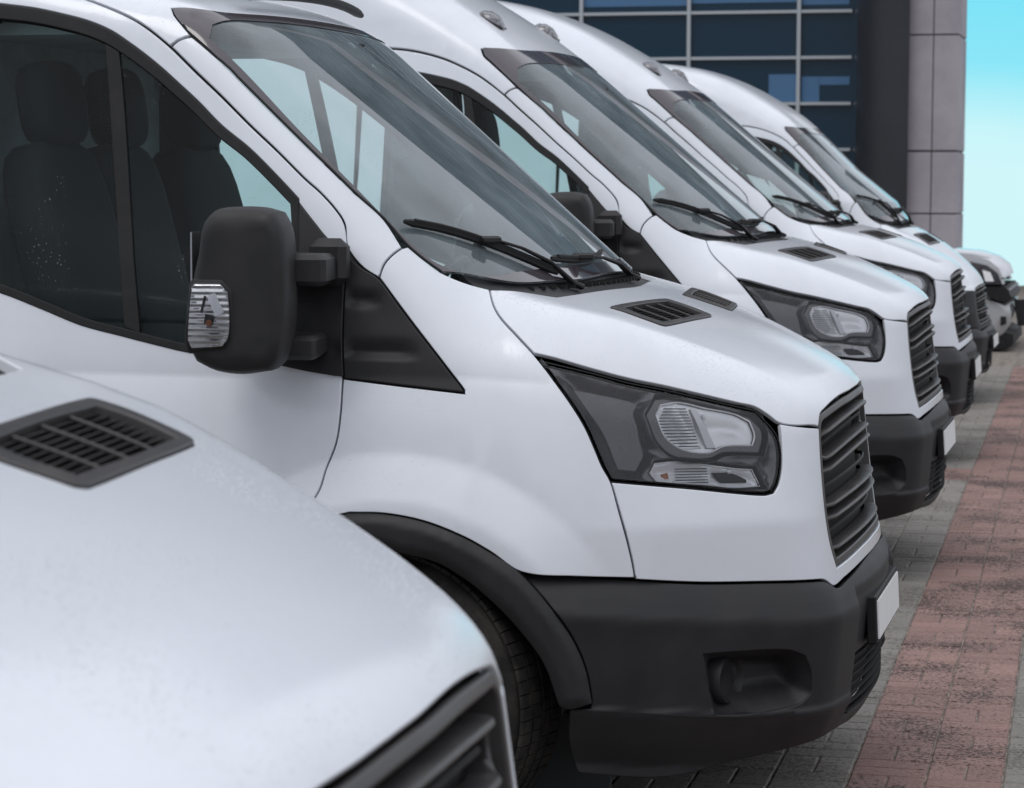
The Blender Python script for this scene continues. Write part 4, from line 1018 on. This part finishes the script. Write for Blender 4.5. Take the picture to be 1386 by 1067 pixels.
    ib = MB(); ib.box((-1.452, -1.2425, 1.335), (.022, .003, .050), ry=R(-25)); ib.obj('bulb_shade', M['chrome'], mir)
    ib = MB(); ib.box((-1.468, -1.2420, 1.300), (.022, .003, .022), ry=R(10)); ib.box((-1.482, -1.2418, 1.335), (.006, .002, .040), ry=R(14)); ib.obj('bulb_holder', M['dark'], mir)
    am = MB(); am.box((-1.318, -1.0, 1.411), (.135, .24, .074), rz=R(10), bev=.012); am.m = 0
    am.obj('mirror_arm', PL, mir, smooth=True)
    am = MB(); am.box((-1.335, -1.0, 1.228), (.120, .24, .056), rz=R(10), bev=.010)
    am.obj('mirror_arm', PL, mir, smooth=True)
    am = MB(); am.box((-1.285, -.915, 1.425), (.095, .06, .115), bev=.02)
    am.obj('mirror_arm', PL, mir, smooth=True)
    gm = MB(); gm.box((-1.532, -1.13, 1.37), (.004, .13, .26), rz=R(2)); gm.obj('mirror_glass', M['steel'], mir)
    pair.append(mir)
    # ---- interior
    fl_ = MB(); fl_.box((-1.7, 0, .72), (1.6, 1.7, .04)); fl_.obj('cab_floor', M['trim'], van)
    bh = MB(); bh.box((-2.42, 0, 1.45), (.03, 1.44, 1.45)); bh.obj('bulkhead', M['trim_light'], van)
    dsh = MB(); VV = []; prof = [(-.86, 1.30), (-1.0, 1.345), (-1.12, 1.34), (-1.22, 1.30), (-1.27, 1.20), (-1.25, 1.05), (-1.15, .8)]
    for y in (-.76, -.4, 0, .4, .76):
        for (x, z) in prof: VV.append((x-.02*(y/.76)**2, y, z+(.02 if y == .4 else 0)))
    m = len(prof); dsh.add(VV, [(i*m+k, i*m+k+1, (i+1)*m+k+1, (i+1)*m+k) for i in range(4) for k in range(m-1)])
    dsh.obj('dashboard', M['dash'], van, smooth=True)
    sw = MB(); ring_ = [(-1.42+.17*math.cos(t)*.55*1, .42+.20*math.sin(t), 1.22+.20*math.cos(t)*.85) for t in np.linspace(0, 2*math.pi, 25)]
    sw.tube(ring_, .015, n=8); sw.tube([(-1.42, .42, 1.22), (-1.25, .42, 1.12)], .03, n=8); sw.box((-1.42, .42, 1.22), (.06, .36, .05), bev=.015); sw.obj('steering_wheel', M['dash'], van, smooth=True)
    for (y, w) in ((-.50, .44), (-.08, .40), (.48, .48)):
        s = MB(); s.box((-1.88, y, 1.02), (.50, w, .18), bev=.05); st_ = s.obj('seat', M['seat'], van, smooth=True)
        b = MB(); b.pillow((-2.14, y, 1.38), (.16, w*.98, .70), ry=R(-14), p=4.5); b.obj('backrest', M['seat'], st_, smooth=True)
        h = MB(); h.pillow((-2.20, y, 1.82), (.12, w*.60, .23), ry=R(-8), p=3.6); h.obj('headrest', M['seat'], st_, smooth=True)
        hp = MB()
        for dy in (-.05, .05): hp.tube([(-2.19, y+dy, 1.66), (-2.20, y+dy, 1.76)], .006, n=6)
        hp.obj('headrest_post', M['steel'], st_)
    rv = MB(); rv.box((-1.52, 0, 1.90), (.03, .24, .075), bev=.012); rv.tube([(-1.52, 0, 1.92), (-1.50, 0, 2.0)], .01); rv.obj('rear_view_mirror', M['dash'], van, smooth=True)
    hl_ = MB(); hl_.box((-2.12, 0, 2.08 if style == 'high' else 2.01), (.55, 1.30, .03)); hl_.obj('headliner', M['trim_light'], van)
    # ---- underbody and engine bay
    ub = MB(); ub.box((-2.9, 0, .46), (4.8, 1.2, .36)); ub.box((-.75, 0, .62), (.8, .90, .5)); ub.box((-1.0, 0, 1.0), (.10, 1.6, .6)); ub.obj('underbody', M['dark'], van)
    # ---- roof marker lamps
    if style == 'high':
        for sgn in (-1, 1):
            x, y = -1.875, .47*sgn
            zz = np.array([[x, y, 2.3]]); P_, _ = lift(Plane((.3, 0, 1), (0, 0, 2.2)), Plane((.3, 0, 1), (0, 0, 2.2)).to2(zz), body)
            mk = MB(); VV = []; FF = []; c = P_[0]
            for i, (u, w, h) in enumerate(((-.06, .018, .0), (-.035, .035, .022), (0, .042, .036), (.03, .038, .036), (.05, .028, .020), (.056, .022, -.01))):
                for k in range(9):
                    a = math.pi*k/8; VV.append((c[0]+u, c[1]+w*math.cos(a), c[2]-.62*u-.004+1.25*h*math.sin(a)))
            for i in range(5):
                for k in range(8): FF.append((i*9+k, i*9+k+1, (i+1)*9+k+1, (i+1)*9+k))
            FF.append(tuple(range(9))); FF.append(tuple(45+k for k in range(9)))
            mk.add(VV, FF); mo = mk.obj('marker_lamp', M['marker'], van, smooth=True)
            bs = MB(); bs.box((c[0]-.002, c[1], c[2]-.004), (.125, .088, .010), ry=R(29), bev=.003); bs.obj('lamp_base', M['rubber'], mo)
    for o in pair: mirrored(o, van)
    return van
def segxz(P, pts):
    q = P[:, [0, 2]]; D = np.full(len(q), 9.)
    pts = [np.array((p[0], p[2])) for p in pts]
    for a, b in zip(pts[:-1], pts[1:]):
        ab = b-a; t = np.clip(((q-a)@ab)/max(ab@ab, 1e-12), 0, 1); D = np.minimum(D, np.linalg.norm(q-(a+t[:, None]*ab), axis=1))
    return D
def copy_tree(o, parent=None):
    c = o.copy(); sc.collection.objects.link(c); c.parent = parent
    for ch in list(o.children): copy_tree(ch, c)
    return c
def place(v, x, y, rz, z, pitch, roll):
    # pitch turns about the front axle (x=-1), raising the nose
    m = Matrix.Translation((x, y, z)) @ Matrix.Rotation(rz, 4, 'Z') @ Matrix.Rotation(roll, 4, 'X') @ Matrix.Translation((-1, 0, 0)) @ Matrix.Rotation(-pitch, 4, 'Y') @ Matrix.Translation((1, 0, 0))
    v.matrix_world = m

van_low = build_van('low', 'parked_van', 'white van with low roof in the middle, clear indicator in its big black door mirror')
van_high = build_van('high', 'parked_van', 'second high roof white van, right behind the van with the clear mirror indicator')
place(van_low, 0, 0, 0, 0, 0, 0)
front_van = copy_tree(van_low)
front_van['label'] = 'nearest white van, only its hood, hood vent and grille corner in view at lower left'
place(front_van, .110, -4.49818918, -.004155953, .0542, -.001, .0109890836)
place(van_high, -.13627094, 3.96399848, -.00666016, .0322635, .0164256, .0050171)
van_c = copy_tree(van_high)
van_c['label'] = 'third white high roof van in the row, papers lying behind its windshield'
place(van_c, -.294252959, 8.20893679, .0111287, .0206673, .020866, -.000265)
# an older shape of the same kind of van: lower nose and roof
van_d = copy_tree(van_high)
van_d['label'] = 'farthest van, lower nose and domed white roof, seen against the glass building'
_ox = np.array([-6, -2.7, -1.863, -1.257, -.12, .3]); _nx = np.array([-5.7, -2.66, -1.971, -1.545, -.56, -.12])
_oz = np.array([-.1, 0, .5, .75, 1.08, 1.34, 1.459, 2.147, 2.76, 3]); _nz = np.array([-.1, 0, .45, .64, .870, 1.29, 1.475, 2.023, 2.52, 2.7])
_seen = {}
def older(o):
    for ch in list(o.children):
        if ch.name.startswith('marker_lamp'):
            for g_ in list(ch.children): bpy.data.objects.remove(g_)
            bpy.data.objects.remove(ch); continue
        nm = ch.name.split('.')[0]
        if nm == 'wheel' or nm == 'fog_lamp':
            ch.matrix_basis = Matrix.Translation((-.40, 0, 0)) @ ch.matrix_basis; continue
        me = ch.data
        if me.name not in _seen:
            m2 = me.copy(); n = len(m2.vertices); co = np.empty(n*3); m2.vertices.foreach_get('co', co); co = co.reshape(-1, 3)
            co[:, 0] = np.interp(co[:, 0], _ox, _nx); co[:, 2] = np.interp(co[:, 2], _oz, _nz)
            m2.vertices.foreach_set('co', co.ravel()); m2.update(); _seen[me.name] = m2
        ch.data = _seen[me.name]; older(ch)
older(van_d)
place(van_d, .0, 12.2, 0, .0, 0, 0)

# ------------------------------------------------------------------ papers behind the windshield of the third van
pm = MB()
for q_ in ([(-1.265, -.77, 1.672), (-1.175, -.685, 1.640), (-1.06, -.75, 1.490), (-1.150, -.845, 1.525)], [(-1.165, -.600, 1.640), (-1.025, -.60, 1.515), (-.985, -.735, 1.435), (-1.12, -.765, 1.545)]):
    I_ = [(p[0]-.018, p[1]*.985, p[2]-.022) for p in q_]; O_ = [(p[0]-.0205, p[1]*.985, p[2]-.0245) for p in q_]
    pm.add(I_+O_, [(0, 1, 2, 3), (7, 6, 5, 4), (0, 4, 5, 1), (1, 5, 6, 2), (2, 6, 7, 3), (3, 7, 4, 0)])
po = pm.obj('paper_sheet', M['paper']); po['label'] = 'white paper sheets lying behind the windshield of the third van'; po['category'] = 'papers'
po.matrix_world = van_c.matrix_world.copy()
for ch_ in van_d.children:
    if ch_.name.startswith('front_panel'):
        ch_.material_slots[0].link = 'OBJECT'; ch_.material_slots[0].material = M['bumper']; ch_['label'] = 'unpainted black front panel'

# ------------------------------------------------------------------ paving
ROT = -.0235
def brick_mat(name, a, b, mud, speck):
    m = bpy.data.materials.new(name); m.use_nodes = True; nt = m.node_tree; bs = nt.nodes['Principled BSDF']; bs.inputs['Roughness'].default_value = .75
    g = N(nt, 'ShaderNodeNewGeometry'); oi = N(nt, 'ShaderNodeObjectInfo')
    n1 = N(nt, 'ShaderNodeTexNoise'); n1.inputs['Scale'].default_value = 2.3; n1.inputs['Detail'].default_value = 6
    n2 = N(nt, 'ShaderNodeTexNoise'); n2.inputs['Scale'].default_value = 75; n2.inputs['Detail'].default_value = 6; n2.inputs['Roughness'].default_value = .75
    for n in (n1, n2): nt.links.new(g.outputs['Position'], n.inputs['Vector'])
    mp = N(nt, 'ShaderNodeMapRange'); mp.inputs['From Min'].default_value = .35; mp.inputs['From Max'].default_value = .68; nt.links.new(n2.outputs['Fac'], mp.inputs['Value'])
    mx = N(nt, 'ShaderNodeMix', data_type='RGBA'); mx.inputs['A'].default_value = (*a, 1); mx.inputs['B'].default_value = (*b, 1); nt.links.new(mp.outputs[0], mx.inputs['Factor'])
    mp2 = N(nt, 'ShaderNodeMapRange'); mp2.inputs['From Min'].default_value = .45; mp2.inputs['From Max'].default_value = .7; mp2.inputs['To Max'].default_value = .45; nt.links.new(n1.outputs['Fac'], mp2.inputs['Value'])
    m2 = N(nt, 'ShaderNodeMix', data_type='RGBA'); m2.inputs['B'].default_value = (*mud, 1); nt.links.new(mx.outputs['Result'], m2.inputs['A']); nt.links.new(mp2.outputs[0], m2.inputs['Factor'])
    # chipped dark pits
    vo = N(nt, 'ShaderNodeTexNoise'); vo.inputs['Scale'].default_value = 95; vo.inputs['Detail'].default_value = 3; nt.links.new(g.outputs['Position'], vo.inputs['Vector'])
    ad = N(nt, 'ShaderNodeMath', operation='MULTIPLY'); nt.links.new(vo.outputs['Fac'], ad.inputs[0]); nt.links.new(n1.outputs['Fac'], ad.inputs[1])
    mp3 = N(nt, 'ShaderNodeMapRange'); mp3.inputs['From Min'].default_value = .262; mp3.inputs['From Max'].default_value = .300; mp3.inputs['To Max'].default_value = speck; nt.links.new(ad.outputs[0], mp3.inputs['Value'])
    m3 = N(nt, 'ShaderNodeMix', data_type='RGBA'); m3.inputs['B'].default_value = (a[0]*.35, a[1]*.35, a[2]*.35, 1); nt.links.new(m2.outputs['Result'], m3.inputs['A']); nt.links.new(mp3.outputs[0], m3.inputs['Factor'])
    hv = N(nt, 'ShaderNodeHueSaturation'); r = N(nt, 'ShaderNodeMapRange'); r.inputs['To Min'].default_value = .86; r.inputs['To Max'].default_value = 1.10
    nt.links.new(oi.outputs['Random'], r.inputs['Value']); nt.links.new(r.outputs[0], hv.inputs['Value']); nt.links.new(m3.outputs['Result'], hv.inputs['Color'])
    nt.links.new(hv.outputs['Color'], bs.inputs['Base Color'])
    bp = N(nt, 'ShaderNodeBump'); bp.inputs['Strength'].default_value = .8; bp.inputs['Distance'].default_value = .005; nt.links.new(n2.outputs['Fac'], bp.inputs['Height']); nt.links.new(bp.outputs[0], bs.inputs['Normal'])
    return m
M['red'] = brick_mat('red_brick', (.195, .112, .097), (.32, .205, .178), (.26, .20, .17), 1.0)
M['grey'] = brick_mat('grey_brick', (.16, .145, .13), (.25, .235, .21), (.26, .23, .19), .7)
M['sand'] = mat('joint_sand', (.26, .225, .19), .95, noise=(14, (.09, .075, .065), .42, .60, 0))
gm = MB(); gm.box((-30, -30, -.02), (300, 126.5, .02)); ground = gm.obj('ground', M['sand'], None, kind='structure')
sb = MB(); sb.box((0, 6, -.0045), (16, 40, .006)); pav = sb.obj('pavement', M['sand'], None, kind='structure')
HH = .0045
def brick_mesh(w, l):
    b = .004; hx, hy = w/2-.0026, l/2-.0026
    V = [(-hx, -hy, -.004), (hx, -hy, -.004), (hx, hy, -.004), (-hx, hy, -.004), (-hx, -hy, HH-.004), (hx, -hy, HH-.004), (hx, hy, HH-.004), (-hx, hy, HH-.004),
         (-hx+b, -hy+b, HH), (hx-b, -hy+b, HH), (hx-b, hy-b, HH), (-hx+b, hy-b, HH)]
    F = [(8, 9, 10, 11)]
    for i in range(4):
        j = (i+1) % 4; F += [(i, j, j+4, i+4), (i+4, j+4, j+8, i+8)]
    return V, F
shapes = {}
for key, (w, l) in {'long': (.205, .0925), 'up': (.1025, .185)}.items():
    V_, F_ = brick_mesh(w, l)
    for mk in ('red', 'grey'):
        me = bpy.data.meshes.new('brick'); me.from_pydata(V_, [], F_); me.materials.append(M[mk]); shapes[key, mk] = (me, V_, F_)
cands = []
cr_, sr_ = math.cos(-ROT), math.sin(-ROT)
for i in range(-26, 20):
    x0 = -.123+.205*i
    for j in range(-12, 90):
        y0 = -1.2+.37*j*.5
        kind = (j+i) % 2
        if kind == 0: items = [('up', x0+.05125, y0+.0925), ('up', x0+.15375, y0+.0925)]
        else: items = [('long', x0+.1025, y0+.04625), ('long', x0+.1025, y0+.13875)]
        for (sh, x, y) in items:
            red = i in (0, 1) or (6.9 < y < 7.45 and i < 0) or i in (8, 9)
            X = x*cr_-y*sr_; Y = x*sr_+y*cr_
            cands.append((sh, X, Y, 'red' if red else 'grey'))
near = sorted([c for c in cands if -.42-.02*c[2] < c[1] < .36+.012*c[2] and -.55 < c[2]], key=lambda c: c[2])
nr = {('red', 0)}; cnt = {'red': 0, 'grey': 0}; chosen = set()
for c in near:
    if cnt[c[3]] < (170 if c[3] == 'red' else 125): cnt[c[3]] += 1; chosen.add(c)
for c in chosen:
    o = bpy.data.objects.new('brick', shapes[c[0], c[3]][0]); sc.collection.objects.link(o); o.parent = pav
    o.location = (c[1], c[2], random.uniform(-.0015, .0010)); o.rotation_euler = (random.uniform(-.008, .008), random.uniform(-.008, .008), -ROT+random.uniform(-.008, .008))
for mk in ('red', 'grey'):
    mb = MB()
    for c in cands:
        if c[3] != mk or c in chosen: continue
        if abs(c[1]) > 4.2: continue
        _, V_, F_ = shapes[c[0], mk]; a = -ROT+random.uniform(-.008, .008); ca, sa = math.cos(a), math.sin(a); dz = random.uniform(-.0015, .001)
        mb.add([(c[1]+ca*v[0]-sa*v[1], c[2]+sa*v[0]+ca*v[1], v[2]+dz) for v in V_], F_)
    mb.obj(mk+'_paving_bricks', M[mk], pav, kind='stuff')

# ------------------------------------------------------------------ glass building with stone columns
YB = 31.0
M['facade'] = mat('facade_glass', (.005, .026, .050), .04, spec=.34)
M['facade2'] = mat('canopy_glass', (.008, .050, .088), .05, spec=.5)
M['skyrefl'] = mat('blue_sky_reflection', (.055, .145, .28), .5)  # reflected sky put into a flat blue colour
M['mull'] = mat('mullion_aluminium', (.42, .45, .48), .4, metal=.3)
M['stone'] = mat('stone_cladding', (.365, .34, .365), .55, noise=(.9, (.27, .245, .28), .4, .7, .1))
M['stonedark'] = mat('dark_cladding', (.014, .016, .020), .45, noise=(1.2, (.022, .022, .03), .4, .7, .1))
M['joint'] = mat('cladding_joint', (.13, .12, .13), .8)
M['room'] = mat('room_interior', (.02, .028, .05), .8)
bld = empty('glass_building', (0, YB, 0), lab='dark blue glass office building with white window bars and stone corner columns', cat='building')
def bobj(mb, n, m, parent=bld, **kw):
    o = mb.obj(n, m, parent, **kw); o.location = (-0, -YB, 0); return o
xv = [-6.265, -4.572]
dxv = xv[1]-xv[0]
x_end = -3.776
zh = [2.806, 3.497, 4.195]
dz = (zh[2]-zh[0])/2
cols = [xv[1]+dxv*k for k in range(-14, 1)]+[x_end+.3]
rows = [zh[0]+dz*k for k in range(-8, 38)]
wall = MB(); wall.box(((cols[0]+x_end)/2, YB+7, rows[-1]/2), (x_end-cols[0], 13.5, rows[-1])); bobj(wall, 'wall', M['room'])
for i in range(len(cols)-1):
    for j in range(len(rows)-1):
        if rows[j+1] < 0: continue
        if (i < len(cols)-5 or j > 13): continue
        p = MB(); xc = (cols[i]+cols[i+1])/2; zc = (rows[j]+rows[j+1])/2; z0 = max(rows[j], 0)
        p.box((xc, YB, (z0+rows[j+1])/2), (cols[i+1]-cols[i]-.05, .03, rows[j+1]-z0-.05), rx=random.uniform(-.003, .003), rz=random.uniform(-.002, .002)); bobj(p, 'window_pane', M['facade'])
p = MB()
for i in range(len(cols)-1):
    for j in range(len(rows)-1):
        if rows[j+1] < 0 or not (i < len(cols)-5 or j > 13): continue
        p.box(((cols[i]+cols[i+1])/2, YB, (max(rows[j], 0)+rows[j+1])/2), (cols[i+1]-cols[i]-.05, .03, rows[j+1]-max(rows[j], 0)-.05))
bobj(p, 'upper_panes', M['facade'], kind='stuff')
for x in cols[:-1]:
    m_ = MB(); m_.box((x, YB-.05, rows[-1]/2), (.055, .10, rows[-1])); bobj(m_, 'mullion', M['mull'])
for z in rows:
    if z < .1: continue
    m_ = MB(); m_.box(((cols[0]+x_end)/2, YB-.045, z), (x_end-cols[0], .08, .045)); bobj(m_, 'transom', M['mull'])
# sky reflections in some panes, painted as blue plates just in front of them
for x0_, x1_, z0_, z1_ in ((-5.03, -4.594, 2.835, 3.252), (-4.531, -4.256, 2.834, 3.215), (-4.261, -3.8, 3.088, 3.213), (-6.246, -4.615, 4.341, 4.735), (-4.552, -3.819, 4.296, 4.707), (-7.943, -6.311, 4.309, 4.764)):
    q_ = MB(); q_.box(((x0_+x1_)/2, YB-.022, (z0_+z1_)/2), (x1_-x0_, .006, z1_-z0_)); bobj(q_, 'sky_reflection', M['skyrefl'])
# the upper storeys reach out past the corner column
HB = rows[-1]
ux0, ux1 = x_end-.2, 2.3
zu = [9.0+1.42*k for k in range(0, 10)]
up_ = MB(); up_.box(((ux0+ux1)/2, YB+4, (zu[0]+zu[-1])/2), (ux1-ux0-.1, 8.4, zu[-1]-zu[0]-.1)); bobj(up_, 'upper_storey', M['room'])
ncol = 2
for i in range(ncol):
    for j in range(len(zu)-1):
        p = MB(); w_ = (ux1-ux0)/ncol; p.box((ux0+w_*(i+.5), YB-.25, (zu[j]+zu[j+1])/2), (w_-.06, .03, zu[j+1]-zu[j]-.06)); bobj(p, 'window_pane', M['facade2'])
for j in zu:
    m_ = MB(); m_.box(((ux0+ux1)/2, YB-.27, j), (ux1-ux0, .06, .03)); bobj(m_, 'transom', M['mull'])
for i in range(ncol+1):
    m_ = MB(); m_.box((ux0+(ux1-ux0)*i/ncol, YB-.28, (zu[0]+zu[-1])/2), (.035, .08, zu[-1]-zu[0])); bobj(m_, 'mullion', M['mull'])
# columns
HB = rows[-1]
xa, xb = -3.617, -2.88
c_ = MB(); rr = (xb-xa)/2+.35
xc = -2.887
NB = 20
Vc = []; Fc = []
for zz in (0, HB):
    for k in range(NB+1):
        a = math.pi+math.pi*k/NB*.55
        Vc.append((xb+.02+(xb-xa+.02)*math.cos(a), YB-.6+1.2*math.sin(a), zz))
for k in range(NB): Fc.append((k, k+1, NB+1+k+1, NB+1+k))
c_.add(Vc, Fc); bobj(c_, 'dark_column', M['stonedark'], smooth=True)
xs0, xs1 = -2.86, -2.044
xm = -2.417
zj = [0]+[1.162, 2.066, 3.736]+[3.736+2.4*k for k in range(1, 9)]
for i in range(len(zj)-1):
    for (a, b) in ((xs0, xm), (xm, xs1)):
        s = MB(); s.box(((a+b)/2, YB-.9, (zj[i]+zj[i+1])/2), (b-a-.014, 1.4+random.uniform(-.01, .01), zj[i+1]-zj[i]-(.03 if zj[i] > .1 and zj[i] < 3.2 else .012)), bev=.006); bobj(s, 'stone_panel', M['stone'])
j_ = MB(); j_.box(((xs0+xs1)/2, YB-.86, zj[-1]/2), (xs1-xs0-.06, 1.4, zj[-1]-.04)); bobj(j_, 'column_core', M['joint'])

# ------------------------------------------------------------------ last vehicle in the row
car = empty('parked_car', (0, 0, 0), lab='silver car beyond the last van, dark band and grille under its headlight', cat='car')
def prism(mb, poly, y0, y1, taper=0.0):
    n = len(poly); cx = sum(p[0] for p in poly)/n; cz = sum(p[1] for p in poly)/n
    V = [(x, y0, z) for x, z in poly]+[(x, y1, z) for x, z in poly]
    if taper: V = [(cx+(x-cx)*(1-taper), y0-taper*.4, cz+(z-cz)*(1-taper)) for x, z in poly]+V
    F = []
    for L in range(len(V)//n-1):
        for i in range(n): F.append((L*n+i, L*n+(i+1) % n, (L+1)*n+(i+1) % n, (L+1)*n+i))
    F.append(tuple(range(n-1, -1, -1))); F.append(tuple(len(V)-n+i for i in range(n)))
    mb.add(V, F)
def cpart(name, poly, y0, y1, m, taper=0, parent=car):
    b = MB(); prism(b, poly, y0, y1, taper); return b.obj(name, m, parent, smooth=True)
cpart('body', [(-3.564, 0.518), (-0.932, 0.664), (-0.241, 0.532), (-0.135, 0.489), (-0.015, 0.452), (0.008, 0.372), (0.0, 0.27), (-0.06, 0.182), (-0.18, 0.094), (-0.406, 0.058), (-3.564, 0.036)], -.80, .80, M['silver'], .05)
cpart('hood', [(-1.195, 0.97), (-0.632, 0.956), (-0.368, 0.934), (-0.203, 0.883), (-0.098, 0.802), (-0.06, 0.708), (-0.218, 0.649), (-1.195, 0.649)], -.74, .80, M['silverlight'], .06)
for y0_, y1_ in ((-.84, -.50), (.5, .8)):
    hl2 = cpart('headlight', [(-0.391, 0.868), (-0.226, 0.832), (-0.12, 0.759), (-0.075, 0.649), (-0.256, 0.642), (-0.331, 0.708)], y0_, y1_, M['housing'], .05)
    cpart('lamp_reflector', [(-0.271, 0.788), (-0.195, 0.766), (-0.158, 0.678), (-0.241, 0.678)], y0_-.03, y1_-.1, M['chrome'], 0, hl2)
cpart('grille', [(-0.271, 0.627), (-0.045, 0.627), (0.015, 0.525), (-0.03, 0.474), (-0.128, 0.496), (-0.226, 0.54)], -.86, .84, M['rubber'], .03)
for k_ in range(3):
    cpart('grille_bar', [(-.218, .605-.0365*k_), (-.023, .605-.0365*k_), (-.008, .591-.0365*k_), (-.218, .591-.0365*k_)], -.87, .85, M['grille'], 0)
cpart('lower_dark_block', [(-0.406, 0.073), (-0.18, 0.109), (-0.06, 0.197), (0.03, 0.175), (0.038, 0.08), (-0.045, 0.021), (-0.331, -0.0)], -.78, .78, M['rubber'], .05)  # near-black block low under the nose
cpart('fog_lamp', [(-0.09, 0.343), (-0.038, 0.343), (-0.038, 0.27), (-0.09, 0.255)], -.84, -.70, M['rubber'], 0)
cpart('tow_hook', [(-0.008, 0.474), (0.105, 0.474), (0.105, 0.219), (0.038, 0.219)], -.16, .02, M['plastic'])
cpart('cabin', [(-1.15, .80), (-1.75, 1.32), (-3.0, 1.38), (-3.9, .85)], -.62, .62, M['silver'], .08)
for yw in (-.72, .72):
    wv = MB(); wv.lathe([(0, -.10), (.2, -.10), (.26, -.11), (.30, -.09), (.31, 0), (.30, .1), (.2, .11)], (-.78, yw, .31), n=32); wv.obj('wheel', M['tyre'], car, smooth=True)
    wv = MB(); wv.lathe([(0, -.10), (.2, -.10), (.26, -.11), (.30, -.09), (.31, 0), (.30, .1), (.2, .11)], (-3.3, yw, .31), n=32); wv.obj('wheel', M['tyre'], car, smooth=True)
car.location = (-0.623, 18.2, 0)
